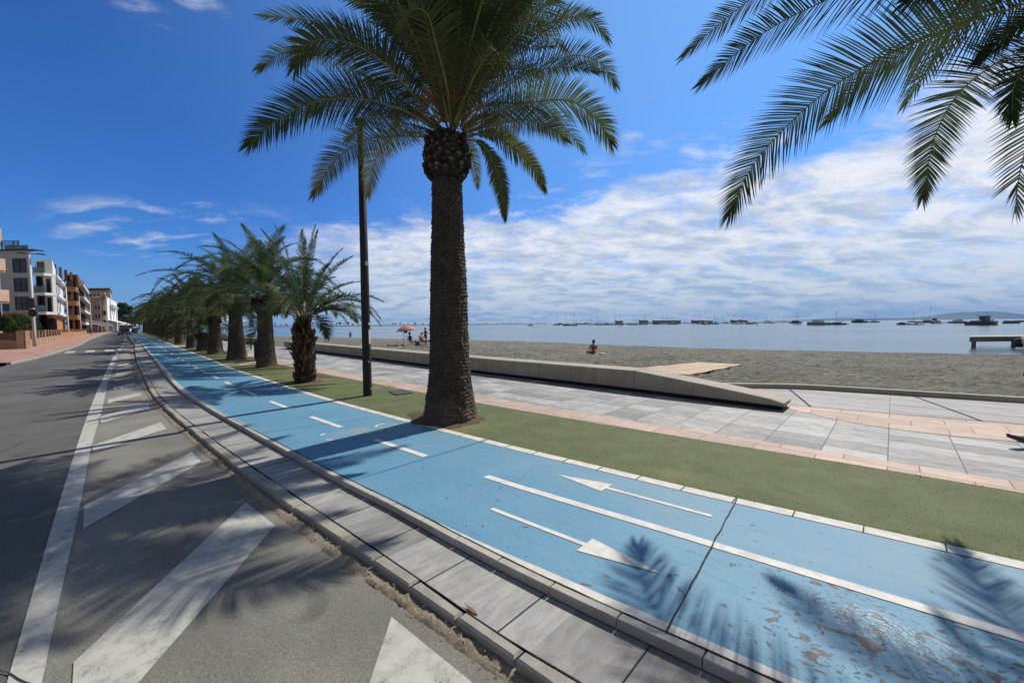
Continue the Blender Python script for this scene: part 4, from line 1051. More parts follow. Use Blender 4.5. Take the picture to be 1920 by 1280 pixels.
palm('fourth date palm in the row, thick flared base and broad collar ring', P(22.39, 4.40), row_trunk(2.35, .36, .25, 41), boot_mesh('row_collar', 2.2, 2.62, .28, .41, .34, 16, 5, 13), c4, zc=2.6)
c5 = crown_mesh('row_crown_c', 43, 40, 3.0, 86, 6, 66, .44, .030, .018, (55, 105), spread_age=.9)
palm('fifth date palm in the row, slimmer trunk with a bottle-shaped top', P(28.15, 4.5), row_trunk(1.95, .33, .26, 51), boot_mesh('row_collar', 1.75, 2.15, .28, .33, .26, 26, 4, 12), c5, zc=2.1)
c6 = crown_mesh('row_crown_d', 47, 30, 2.0, 84, 0, 56, .40, .034, .018, (45, 95), spread_age=1.2)
palm('squat young palm with a short dark trunk between two taller ones', P(32.55, 4.55), row_trunk(1.05, .30, .28, 61), boot_mesh('row_collar', .75, 1.15, .32, .36, .28, 36, 4, 12), c6, zc=1.1)
tr7 = row_trunk(2.5, .34, .28, 71, 24); bo7 = boot_mesh('row_collar', 2.2, 2.7, .30, .38, .32, 46, 4, 11)
far_c = [crown_mesh('far_crown', 100+i, 38, 3.5, 87, 14, 46, .50, .052, .024, (58, 108), spread_age=1.0) for i in range(3)]
palm('palm with a straight grey trunk just beyond the squat young palm', P(37.28, 4.6), tr7, bo7, far_c[0], zc=2.65)
palm('palm in the row where the pink footpath crosses the turf', P(46.22, 4.8), tr7, bo7, far_c[1], scale=.95, rz=1.0, zc=2.65)
ul = [53.2, 58.5, 64, 70, 76, 82.5, 89, 95, 101.5, 108, 115, 122, 130, 138, 147, 156, 166]
for i, u in enumerate(ul):
    palm('distant date palm in the crowded far end of the roadside row', P(u, E_laneR(u)+1.2+R.uniform(-.2, .2)), tr7, bo7, far_c[i % 3], 'far palms of the roadside row', R.uniform(.95, 1.2), R.uniform(0, 6), 2.65)
ul2 = [60, 67, 74, 81, 90, 99, 110, 121, 133]
for i, u in enumerate(ul2):
    palm('distant date palm in the second line behind the roadside row', P(u, E_laneR(u)+4.6+R.uniform(-.4, .4)), tr7, bo7, far_c[(i+1) % 3], 'far palms of the second line', R.uniform(.9, 1.15), R.uniform(0, 6), 2.65)
# ------------------------------------------------------------------ street furniture on the promenade side
def main_lamp():
    r = empty('lamp_post', P(8.49, 4.10), 0, 'tall dark grey lamp post on the turf, slim and round with a white sticker', 'lamp post')
    m = MB(); m.tube([(0, 0, -.1), (0, 0, .02), (0, 0, 2.4), (0, 0, 5.95)], [.096, .096, .09, .07], 20); m.build('pole', M_dark, r, True)
    m = MB(); m.lathe([(.0, 5.9), (.075, 5.92), (.12, 5.98), (.12, 6.04), (.06, 6.08), (0, 6.09)], 18); m.build('lamp_head', M_dark, r)
    a = math.atan2(-P(8.49, 4.1).y, -P(8.49, 4.1).x)
    def plate(name, an, z, w, h, mt):
        m = MB(); n = 6; vs = []
        for i in range(n+1):
            t = a+an+(i/n-.5)*w/.095
            for zz in (z-h/2, z+h/2): vs.append((math.cos(t)*.0985, math.sin(t)*.0985, zz))
        m.add(vs, [(2*i, 2*i+2, 2*i+3, 2*i+1) for i in range(n)]); return m.build(name, mt, r)
    st = plain('white_sticker', (.75, .74, .7), .6); sl_ = plain('silver_clip', (.45, .45, .44), .4, .6)
    plate('sticker', .85, 1.33, .05, .32, st); plate('sticker', .85, 1.62, .05, .05, st)
    plate('clip', .5, .77, .05, .03, sl_); plate('clip', .8, .17, .05, .03, sl_); plate('clip', .45, 2.95, .06, .09, sl_)
main_lamp()
def bin_():
    r = empty('litter_bin', P(21.0, 5.15), .8, 'dark square litter bin partly hidden behind a palm trunk', 'litter bin')
    m = MB(); m.bbox((0, 0, .46), (.62, .62, .86), 0, .03); m.build('body', M_dark, r)
    m = MB(); m.bbox((0, 0, .95), (.68, .68, .06), 0, .02); m.bbox((0, 0, 1.0), (.5, .5, .06), 0, .02); m.build('lid', plain('bin_lid', (.10, .10, .095), .5), r)
    m = MB(); m.bbox((0, 0, .03), (.5, .5, .08), 0, .01); m.build('base', M_black, r)
bin_()
def bench():
    r = empty('bench', P(28.6, 5.85), math.atan2(A.y, A.x), 'thin metal framed bench standing on the promenade behind the fifth palm', 'bench')
    al = plain('bench_metal', (.30, .30, .30), .4, .5)
    m = MB()
    for x in (-.55, .55):
        m.tube([(x, -.22, 0), (x, -.22, .44), (x, .2, .44), (x, .28, .86)], .02, 8); m.tube([(x, .2, .44), (x, .22, 0)], .02, 8)
    m.tube([(-.56, .05, .44), (.56, .05, .44)], .018, 8)
    m.build('frame', al, r)
    m = MB(); [m.box((0, y, .455), (1.3, .08, .025)) for y in (-.2, -.1, 0, .1)]; m.build('seat', al, r)
    m = MB(); [m.box((0, .23+.03*i, .6+.09*i), (1.3, .02, .06)) for i in range(3)]; m.build('backrest', al, r)
bench()
m = MB(); m.bbox((0, 0, .006), (.55, .4, .012), 0, .004); [m.box((0, -.12+.08*i, .0135), (.46, .02, .003)) for i in range(4)]
o = m.build('drain_cover', plain('cover_metal', (.07, .075, .065), .6, .2)); o.location = P(8.25, 4.78, .012); o.rotation_euler = (0, 0, 2.2); tag(o, 'flat square metal cover set in the turf right of the lamp post', 'cover')
m = MB(); m.bbox((0, 0, .55), (.22, .22, 1.1), 0, .02); m.build('x', M_white) and None
o = bpy.data.objects['x']; o.name = 'white_post'; o.location = P(112, 7.0, 0); tag(o, 'short white post beside the cycle path near the distant cars', 'post')

# ------------------------------------------------------------------ people
def blob(m, c, r, n=10, k=7, M=None, mi=0):
    vs = []; fs = []
    for i in range(k+1):
        th = PI*i/k
        for j in range(n):
            a = 2*PI*j/n; q = Vector((math.sin(th)*math.cos(a)*r[0], math.sin(th)*math.sin(a)*r[1], math.cos(th)*r[2]))
            if M: q = M @ q
            vs.append(q+Vector(c))
    for i in range(k):
        for j in range(n): fs.append((i*n+j, (i+1)*n+j, (i+1)*n+(j+1) % n, i*n+(j+1) % n))
    m.add(vs, fs, mi)
def person(label, loc, rz, J, skin_m, clothes=(), hair=True, group=None, hat=None, bun=False):
    """one skinned body over joints J (name -> xyz); clothing and hair are shells on top"""
    r = empty('person', loc, rz, label, 'person', group)
    names = list(J); V = [Vector(J[n]) for n in names]; ix = {n: i for i, n in enumerate(names)}
    rad = dict(pelvis=(.145, .115), belly=(.13, .10), chest=(.155, .105), neckb=(.07, .06), neck=(.052, .052), head=(.082, .095), crown=(.07, .08),
               shL=(.062, .058), shR=(.062, .058), elL=(.042, .042), elR=(.042, .042), wrL=(.03, .03), wrR=(.03, .03), haL=(.036, .022), haR=(.036, .022),
               hipL=(.095, .1), hipR=(.095, .1), knL=(.06, .062), knR=(.06, .062), anL=(.04, .04), anR=(.04, .04), toL=(.038, .03), toR=(.038, .03), heL=(.036, .036), heR=(.036, .036), caL=(.055, .058), caR=(.055, .058))
    E_ = [('pelvis', 'belly'), ('belly', 'chest'), ('chest', 'neckb'), ('neckb', 'neck'), ('neck', 'head'), ('head', 'crown')]
    for s in 'LR': E_ += [('chest', 'sh'+s), ('sh'+s, 'el'+s), ('el'+s, 'wr'+s), ('wr'+s, 'ha'+s), ('pelvis', 'hip'+s), ('hip'+s, 'kn'+s), ('kn'+s, 'ca'+s), ('ca'+s, 'an'+s), ('an'+s, 'to'+s)]
    me = bpy.data.meshes.new('body'); me.from_pydata(V, [(ix[a], ix[b]) for a, b in E_], [])
    o = bpy.data.objects.new('body', me); COL.objects.link(o); o.parent = r
    sk = o.modifiers.new('skin', 'SKIN'); sk.use_smooth_shade = True
    for n, d in zip(names, me.skin_vertices[0].data): d.radius = rad.get(n, (.05, .05)); d.use_root = (n == 'pelvis')
    ss = o.modifiers.new('sub', 'SUBSURF'); ss.levels = 2; ss.render_levels = 2
    me.materials.append(skin_m)
    H = V[ix['head']]; up = (V[ix['crown']]-V[ix['neck']]).normalized()
    if hair:
        m = MB(); blob(m, H+up*.045+Vector((0, .018, 0)), (.098, .112, .115), 12, 8)
        if bun: blob(m, H+up*.15+Vector((0, .05, 0)), (.05, .05, .05))
        h = m.build('hair', M_hair, r, True)
    if hat:
        m = MB(); m.lathe([(.19, 0), (.2, .012), (.115, .03), (.105, .1), (.06, .13), (.0, .135)], 18, tuple(H+up*.07)); m.build('hat', hat, r, True)
    for nm, mt, chains, extra in clothes:
        m = MB()
        for ch, rr_ in chains:
            m.tube([Vector(J[c]) if isinstance(c, str) else Vector(J[c[0]]).lerp(Vector(J[c[1]]), c[2]) for c in ch], [q+extra for q in rr_], 12, 0, True, .85)
        m.build(nm, mt, r, True)
    return r
def stand_pose(step=0.0, arm=0.12, h=1.0, swing=0.0):
    J = dict(pelvis=(0, 0, .93), belly=(0, 0, 1.06), chest=(0, 0, 1.28), neckb=(0, .005, 1.43), neck=(0, 0, 1.49), head=(0, -.015, 1.60), crown=(0, -.01, 1.67))
    for s, x in (('L', 1), ('R', -1)):
        st = step*x
        J['sh'+s] = (.17*x, 0, 1.40); J['el'+s] = (.17*x+arm*x*.6, .03-swing*x, 1.13); J['wr'+s] = (.17*x+arm*x, -.06-swing*1.6*x, .90); J['ha'+s] = (.17*x+arm*x, -.08-swing*1.8*x, .82)
        J['hip'+s] = (.09*x, 0, .88); J['kn'+s] = (.095*x, -.02-st*.5, .49); J['ca'+s] = (.095*x, .02-st*.75, .36); J['an'+s] = (.095*x, -st, .075); J['to'+s] = (.10*x, -st-.17, .03)
    return {k: (a*h, b*h, c*h) for k, (a, b, c) in J.items()}
def sit_pose(seat=.0, recline=.15, legs='cross'):
    J = dict(pelvis=(0, 0, seat+.12), belly=(0, recline*.3, seat+.26), chest=(0, recline, seat+.47), neckb=(0, recline*1.15, seat+.62), neck=(0, recline*1.15, seat+.67), head=(0, recline*1.1-.01, seat+.78), crown=(0, recline*1.1, seat+.85))
    for s, x in (('L', 1), ('R', -1)):
        J['sh'+s] = (.18*x, recline*1.05, seat+.58); J['el'+s] = (.26*x, recline*.6-.02, seat+.36); J['wr'+s] = (.22*x, -.16, seat+.26); J['ha'+s] = (.17*x, -.22, seat+.25); J['hip'+s] = (.10*x, -.02, seat+.10)
        if legs == 'cross': J['kn'+s] = (.34*x, -.30, seat+.12); J['ca'+s] = (.2*x, -.36, seat+.09); J['an'+s] = (-.02*x, -.38, seat+.06); J['to'+s] = (-.14*x, -.40, seat+.05)
        elif legs == 'chair': J['kn'+s] = (.12*x, -.44, seat+.12); J['ca'+s] = (.12*x, -.46, seat-.06); J['an'+s] = (.12*x, -.48, .07); J['to'+s] = (.12*x, -.64, .035)
        else: J['kn'+s] = (.12*x, -.42, seat+.20); J['ca'+s] = (.12*x, -.56, seat+.10); J['an'+s] = (.11*x, -.82, seat-.02); J['to'+s] = (.12*x, -.90, seat+.06)
    return J
def shorts(mt): return ('shorts', mt, [(['belly', 'pelvis'], [.12, .15]), ([('pelvis', 'hipL', .3), 'hipL', ('hipL', 'knL', .55)], [.1, .11, .085]), ([('pelvis', 'hipR', .3), 'hipR', ('hipR', 'knR', .55)], [.1, .11, .085])], .018)
def top_(mt): return ('shirt', mt, [([('pelvis', 'belly', .4), 'belly', 'chest', ('chest', 'neckb', .75)], [.15, .14, .165, .09]), (['shL', ('shL', 'elL', .7)], [.07, .06]), (['shR', ('shR', 'elR', .7)], [.07, .06])], .016)
def bikini(mt): return ('bikini_top', mt, [([('chest', 'belly', .18), ('chest', 'belly', .38)], [.155, .15])], .016)
def briefs(mt): return ('bikini_bottom', mt, [([('belly', 'pelvis', .75), 'pelvis'], [.135, .15])], .016)
# person sitting alone on the sand, back to the viewer
def sandz(u, v): 
    t = (v-10.5)/(E_shore(u)-10.5); return -0.02-1.28*max(0, t)**0.95
def uv_of(px, py, z):
    d = rr*((px-960)/FPX)-uu*((py-640)/FPX)+fw; t = (z-CH)/d.z; q = d*t; return (q.dot(A), q.dot(N))
def beach_at(px, py):
    z = -.5
    for _ in range(12): u, v = uv_of(px, py, z); z = sandz(u, v)
    return u, v, P(u, v, z)
u, v, q = beach_at(1112, 664)
person('person sitting cross-legged alone on the sand, back turned, dark hair in a bun', q+Vector((0, 0, .02)), PI+.25, sit_pose(0, .06), M_skin, [bikini(cloth('black_cloth', (.015, .015, .018))), briefs(cloth('black_cloth', (.015, .015, .018)))], True, None, None, True)
m = MB(); m.bbox((0, 0, .012), (1.1, .9, .024), 0, .008); o = m.build('beach_towel', cloth('pink_towel', (.42, .17, .15))); o.location = q+Vector((-.25, 0, .0)); o.rotation_euler = (0, 0, .1); tag(o, 'reddish towel spread under the lone sitting person', 'towel')
m = MB(); m.bbox((0, 0, .03), (.42, .3, .06), .3, .02); o = m.build('beach_bag', cloth('yellow_cloth', (.75, .62, .22))); o.location = q+Vector((.62, -.05, .02)); tag(o, 'small bright yellow bag lying beside the lone sitting person', 'bag')
# group under the pink parasol
u, v, q0 = beach_at(757, 648)
def parasol(q):
    r = empty('beach_parasol', q, .2, 'pale pink beach parasol planted in the sand', 'parasol')
    m = MB(); m.tube([(0, 0, -.2), (.03, 0, 2.05)], .022, 8); m.build('pole', M_dark, r)
    m = MB(); n = 32; vs = []; rings = [(0.0, 2.16), (.3, 2.12), (.65, 1.98), (.95, 1.80), (1.2, 1.58)]
    for rr_, z in rings:
        for j in range(n):
            a = 2*PI*j/n; sc_ = 1-0.055*(rr_/1.2)*math.cos(8*a)**2; dz_ = -.07*(rr_/1.2)**2*(1-abs(math.cos(4*a)))
            vs.append((math.cos(a)*rr_*sc_+.35, math.sin(a)*rr_*sc_, z+dz_+math.cos(a)*rr_*.07))
    fs = [(i*n+j, i*n+(j+1) % n, (i+1)*n+(j+1) % n, (i+1)*n+j) for i in range(len(rings)-1) for j in range(n)]
    m.add(vs, fs); t = NT('pink_parasol_cloth'); t.set(color=(.66, .36, .36), rough=.7)
    tr = t.n('ShaderNodeBsdfTranslucent', {'Color': (.8, .5, .5, 1)}); mx = t.n('ShaderNodeMixShader', {0: .4}); t.link(t.b.outputs[0], mx.inputs[1]); t.link(tr.outputs[0], mx.inputs[2]); t.link(mx.outputs[0], t.out.inputs['Surface'])
    o = m.build('canopy', t.m, r, True); o.modifiers.new('thick', 'SOLIDIFY').thickness = .01
    r.scale = (.78, .78, .86)
    return r
parasol(q0)
def deckchair(q, rz, label, mt):
    r = empty('beach_chair', q, rz, label, 'beach chair')
    fm = plain('chair_frame', (.35, .35, .36), .4, .6)
    m = MB()
    for x in (-.28, .28):
        m.tube([(x, -.32, 0), (x, .22, .34), (x, .42, .95)], .014, 6); m.tube([(x, .35, 0), (x, -.3, .36)], .014, 6)
    m.tube([(-.29, .05, .2), (.29, .05, .2)], .012, 6)
    m.build('frame', fm, r)
    m = MB(); m.box((0, -.05, .33), (.54, .5, .02)); m.build('seat', mt, r)
    m = MB(); m.quad((-.27, .2, .36), (.27, .2, .36), (.27, .43, .95), (-.27, .43, .95)); o = m.build('backrest', mt, r); o.modifiers.new('t', 'SOLIDIFY').thickness = .015
    return r
ca_, cb_ = cloth('dark_sling', (.05, .06, .07)), cloth('rust_sling', (.32, .12, .08))
qa = q0+Vector((.72, -.1, .0)); qb = q0+Vector((1.95, -.35, .0))
deckchair(qa, 1.9, 'dark beach chair under the edge of the pink parasol', ca_)
deckchair(qb, 1.2, 'rust coloured low beach chair right of the pink parasol', cb_)
person('person in a dark top seated under the edge of the pink parasol', qa, 1.9, sit_pose(.30, .12, 'chair'), M_skin3, [top_(cloth('navy_cloth', (.03, .035, .06))), shorts(cloth('pale_cloth', (.5, .5, .48)))], True)
person('person in a black swimsuit lounging in the rust coloured beach chair', qb, 1.2, sit_pose(.28, .2, 'lounge'), M_skin2, [bikini(cloth('black_cloth', (.015, .015, .018))), briefs(cloth('black_cloth', (.015, .015, .018)))], True)
m = MB(); m.bbox((0, 0, .2), (.42, .3, .4), .2, .04); o = m.build('cool_box', plain('teal_plastic', (.05, .12, .14), .5)); o.location = q0+Vector((1.3, -.2, 0)); tag(o, 'dark teal cool box standing between the two beach chairs', 'cool box')
m = MB(); m.bbox((0, 0, 0), (.3, .2, .36), 0, .06); m.tube([(0, 0, .17), (0, 0, .35)], .01, 5); o = m.build('hanging_bag', cloth('slate_cloth', (.07, .08, .10))); o.location = q0+Vector((.22, -.05, 1.32)); tag(o, 'dark bag hanging from the pole under the pink parasol', 'bag')
u, v, q = beach_at(798, 646)
person('dark haired person standing on the sand right of the parasol, arms folded', q, 2.6, dict(stand_pose(.05, .05), wrL=(.02, -.2, 1.16), haL=(-.06, -.2, 1.18), elL=(.2, -.08, 1.1), wrR=(-.02, -.22, 1.12), haR=(.06, -.22, 1.12), elR=(-.2, -.08, 1.08)), M_skin, [shorts(cloth('navy_cloth', (.03, .035, .06)))], True)
u, v, q = uv_of(657, 636, -1.35)+(None,); 
person('person wading at the water edge left of the dark lamp post', P(u, v, -1.45), .4, stand_pose(.14, .1, 1.0, .08), M_skin, [shorts(cloth('black_cloth', (.015, .015, .018))), top_(cloth('brown_cloth', (.16, .09, .07)))], True)
u, v, q = beach_at(478, 627)
person('person reclining on a red lounger far down the beach', q, 1.2, sit_pose(.28, .25, 'lounge'), M_skin2, [bikini(cloth('red_cloth', (.35, .03, .03))), briefs(cloth('red_cloth', (.35, .03, .03)))], True)
deckchair(q, 1.2, 'red lounger far down the beach beside the reed roof', cloth('red_cloth', (.35, .03, .03)))
u = 40.5
person('person in a pale pink top walking on the far promenade between palm trunks', P(43.5, 7.2), .8, stand_pose(.2, .08, 1.0, .1), M_skin2, [top_(cloth('pink_cloth', (.62, .36, .33))), shorts(cloth('pale_cloth', (.5, .5, .48)))], True)
person('person in white walking beside the pink-topped walker on the far promenade', P(42.6, 7.9), .9, stand_pose(-.18, .08, .97, .1), M_skin2, [top_(cloth('white_cloth', (.7, .68, .64))), shorts(cloth('pink_cloth', (.62, .36, .33)))], True)
person('person in dark clothes walking on the red sidewalk by the far awnings', P(118, -1.6, -.03), 2.4, stand_pose(.15, .08, 1.0, .08), M_skin3, [top_(cloth('navy_cloth', (.03, .035, .06))), shorts(cloth('black_cloth', (.015, .015, .018)))], True)
# passer-by at the right edge: only a striding foot and part of a bag are in the frame
def passer_by():
    base = P(-1.13, 7.93)
    f = base+Vector((.10, -.02, 0))
    J = stand_pose(0, .1)
    # strides towards -X (left in the view); local -Y is forward
    J.update(anL=(.09, -.34, .10), toL=(.09, -.50, .10), caL=(.10, -.20, .33), knL=(.10, -.13, .50), anR=(-.09, .42, .12), toR=(-.09, .30, .03), caR=(-.09, .34, .33), knR=(-.09, .10, .50))
    J['wrR'] = (-.26, -.10, .92); J['haR'] = (-.26, -.13, .84)
    rz = -PI/2-.18
    h = Vector((math.cos(rz-PI/2), math.sin(rz-PI/2), 0))
    loc = f-h*.36
    leather = plain('brown_sandal_leather', (.085, .042, .028), .45, 0, .2, 20)
    r = person('person in dark clothes with brown sandals striding in at the right edge', loc, rz, J, M_skin3, [top_(cloth('charcoal_cloth', (.03, .03, .033))), shorts(cloth('charcoal_cloth', (.03, .03, .033)))], True)
    def foot(an, pitch):
        m = MB(); M = Matrix.Translation(Vector(an)) @ Matrix.Rotation(pitch, 4, 'X')
        rings = []
        for y, w_, zt, zb in ((.075, .02, .0, -.07), (.06, .034, .02, -.085), (.0, .037, .03, -.088), (-.06, .04, .0, -.088), (-.11, .046, -.035, -.088), (-.16, .05, -.05, -.088), (-.20, .045, -.058, -.086), (-.225, .02, -.066, -.08)):
            ring = []
            for j in range(12):
                a = 2*PI*j/12; zc = (zt+zb)/2; ring.append(M @ Vector((math.cos(a)*w_, y, zc+math.sin(a)*(zt-zb)/2)))
            rings.append(ring)
        m.loft(rings); recalc(m.build('shoe', leather, r, True))
        m = MB(); pr = [(.03*s_, y) for s_, y in ((1, .08), (1.25, .02), (1.15, -.06), (1.6, -.15), (1.3, -.21), (.5, -.235), (-.5, -.235), (-1.3, -.21), (-1.6, -.15), (-1.15, -.06), (-1.25, .02), (-1, .08))]
        m.prism(pr, -.105, -.085, 0, M); recalc(m.build('sole', M_black, r))
        m = MB()
        for k in range(5): blob(m, M @ Vector((-.036+.018*k, -.222+.006*abs(k-1), -.072)), (.011-.001*k, .02, .011), 8, 5)
        m.build('toes', M_skin3, r, True)
    foot((.09, -.34, .135), -.42); foot((-.09, .42, .13), .5)
    hand = Matrix.Translation(loc) @ Matrix.Rotation(rz, 4, 'Z')
    b = empty('tote_bag', hand @ Vector((.30, -.20, .30)), rz, 'dark tote bag with a small tag carried low at the right edge', 'bag')
    m = MB(); rings = []
    for z, a_, b_ in ((0, .05, .10), (.03, .07, .15), (.12, .075, .17), (.22, .06, .165), (.27, .045, .15)):
        rings.append([Vector((math.cos(2*PI*j/16)*a_, math.sin(2*PI*j/16)*b_, z)) for j in range(16)])
    m.loft(rings); recalc(m.build('bag_body', plain('dark_brown_leather', (.035, .02, .016), .5), b, True))
    m = MB()
    for x in (-.03, .03): m.tube([(x, -.08, .25), (x, -.06, .42), (x*.4, 0, .54), (x, .06, .42), (x, .08, .25)], .008, 6)
    m.build('handle', M_black, b)
    m = MB(); m.tube([(0, -.17, .20), (0, -.19, .10)], .003, 5); blob(m, (0, -.195, .085), (.008, .014, .014)); m.build('charm', M_black, b)
passer_by()
# loose leaf on the slabs
m = MB(); vs = []
for i in range(7):
    t = i/6; w_ = .012*math.sin(PI*min(1, t*1.1+.04)); vs += [(-.06+.12*t, -w_, .004+.012*t*t), (-.06+.12*t, w_, .006+.008*t*t)]
m.add(vs, [(2*i, 2*i+2, 2*i+3, 2*i+1) for i in range(6)]); o = m.build('dead_leaf', plain('dead_leaf_brown', (.20, .08, .04), .7, 0, .3, 40)); o.modifiers.new('t', 'SOLIDIFY').thickness = .002
o.location = P(1.72, 1.42, SLABZ+.002); o.rotation_euler = (0, 0, 2.4); tag(o, 'small reddish dead leaf lying on the grey slabs near the kerb', 'leaf')
# dry bits scattered over the dirt gap
def bits():
    rng = random.Random(4); m = MB()
    for i in range(420):
        u = -1.2+10*rng.random()**1.8; v = E_dirt(u)+(E_kout(u)-E_dirt(u))*rng.uniform(.1, .95); q = P(u, v, ROADZ+.03+rng.uniform(0, .012)); a = rng.uniform(0, PI); l = rng.uniform(.008, .03); w_ = rng.uniform(.0015, .004)
        d = Vector((math.cos(a), math.sin(a), rng.uniform(-.3, .6))); s = Vector((-d.y, d.x, 0))*w_
        m.add([q-d*l/2-s, q-d*l/2+s, q+d*l/2+s*.4, q+d*l/2-s*.4], [(0, 1, 2, 3)])
    o = m.build('dry_litter', plain('straw_litter', (.34, .27, .18), .8, 0, .4, 60)); o['kind'] = 'stuff'
bits()
# ------------------------------------------------------------------ buildings and the street
def hor(px): return 606.0-0.009*(px-960)
def X(px, Y): return (px-960)/FPX*Y
def Z(px, py, Y): return CH+(hor(px)-py)/FPX*Y
class Fac:
    """local frame of a facade: x runs left to right as seen, y points out of the wall, z up"""
    def __init__(s, p0, p1):
        s.o = Vector((p0[0], p0[1], 0)); d = Vector((p1[0]-p0[0], p1[1]-p0[1], 0)); s.L = d.length; d.normalize(); s.d = d
        s.n = Vector((d.y, -d.x, 0)); s.M = Matrix((( d.x, s.n.x, 0, s.o.x), (d.y, s.n.y, 0, s.o.y), (0, 0, 1, 0), (0, 0, 0, 1)))
    def box(s, m, x0, x1, y0, y1, z0, z1, mi=0):
        m.box(None, (x1-x0, y1-y0, z1-z0), 0, mi, s.M @ Matrix.Translation(Vector(((x0+x1)/2, (y0+y1)/2, (z0+z1)/2))))
def fpart(name, fac, mat, root, *bx, parent_inv=None):
    m = MB()
    for b in bx: fac.box(m, *b)
    o = m.build(name, mat, root); o.matrix_parent_inverse = root.matrix_basis.inverted() if False else Matrix.Identity(4); return o
def window(root, f, x, z, w_, h, fm, nx=2, nz=1, t=.07, out=.05, glass=None):
    bx = [(x-w_/2, x+w_/2, -.02, out, z, z+t), (x-w_/2, x+w_/2, -.02, out, z+h-t, z+h), (x-w_/2, x-w_/2+t, -.02, out, z+t, z+h-t), (x+w_/2-t, x+w_/2, -.02, out, z+t, z+h-t)]
    for i in range(1, nx): c = x-w_/2+w_*i/nx; bx.append((c-t/2, c+t/2, -.02, out-.004, z+t, z+h-t))
    for i in range(1, nz): c = z+h*i/nz; bx.append((x-w_/2+t, x+w_/2-t, -.02, out-.008, c-t/2, c+t/2))
    fr = fpart('window', f, fm, root, *bx)
    p = fpart('pane', f, glass or M_glass, fr, (x-w_/2+.03, x+w_/2-.03, -.02, .02, z+.03, z+h-.03))
    return fr
def prism_wall(root, poly, z0, z1, mat, name='wall'):
    m = MB(); m.prism(poly, z0, z1); return recalc(m.build(name, mat, root))
def bld(name, label, group=None): return empty(name, (0, 0, 0), 0, label, 'building', group)
# 1: peach flats at the left edge
def peach():
    r = bld('apartment_building', 'peach apartment building with balconies cut off by the left edge'); Y = 40
    p = [(X(-140, Y), Y), (X(6, Y), Y), (X(4, Y+13), Y+13), (X(-140, Y+13), Y+13)]
    prism_wall(r, p, -.2, 10.4, M_grey)
    f = Fac(p[0], p[1]); L = f.L
    m = MB()
    for i in range(4): f.box(m, 0, L, 0, .9, 3.05*i+.9 if 0 else 1.0+3.05*i, 1.2+3.05*i)
    fl = (4.25, 7.35, 10.35)
    for k, z in enumerate(fl):
        fpart('balcony', f, M_peach, r, (0, L+.55+.18*(2-k), 0, 1.3, z, z+1.15))
        fpart('slab', f, M_peach, r, (0, L+.45+.18*(2-k), 0, 1.25, z-.2, z))
    for k, z in enumerate(fl[:2]):
        m = MB()
        for x in np.arange(L-3, L+.7, .25): f.box(m, x, x+.03, 1.2, 1.23, z+1.15, z+1.75)
        f.box(m, L-3, L+.7, 1.19, 1.24, z+1.75, z+1.80); m.build('railing', M_black, r)
        for x in (L-.9, L-3.4): window(r, f, x, z+.3, 1.6, 2.1, M_dark, 2, 1)
    window(r, f, L-.7, .6, 1.3, 2.6, M_dark, 2, 1); window(r, f, L-2.6, .6, 1.3, 2.6, M_dark, 2, 1)
    m = MB(); q = [f.M @ Vector(v) for v in ((L-2.5, .2, 9.9), (L+.8, .2, 9.9), (L+.8, 1.7, 9.0), (L-2.5, 1.7, 9.0))]
    m.add(q, [(0, 1, 2, 3)]); o = m.build('awning', cloth('green_awning', (.03, .16, .08)), r); o.modifiers.new('t', 'SOLIDIFY').thickness = .03
    m = MB(); q = [f.M @ Vector(v) for v in ((L-2.5, .2, 6.9), (L+.3, .2, 6.9), (L+.3, 1.5, 6.1), (L-2.5, 1.5, 6.1))]
    m.add(q, [(0, 1, 2, 3)]); o = m.build('awning', cloth('brown_awning', (.09, .03, .025)), r); o.modifiers.new('t', 'SOLIDIFY').thickness = .03
peach()
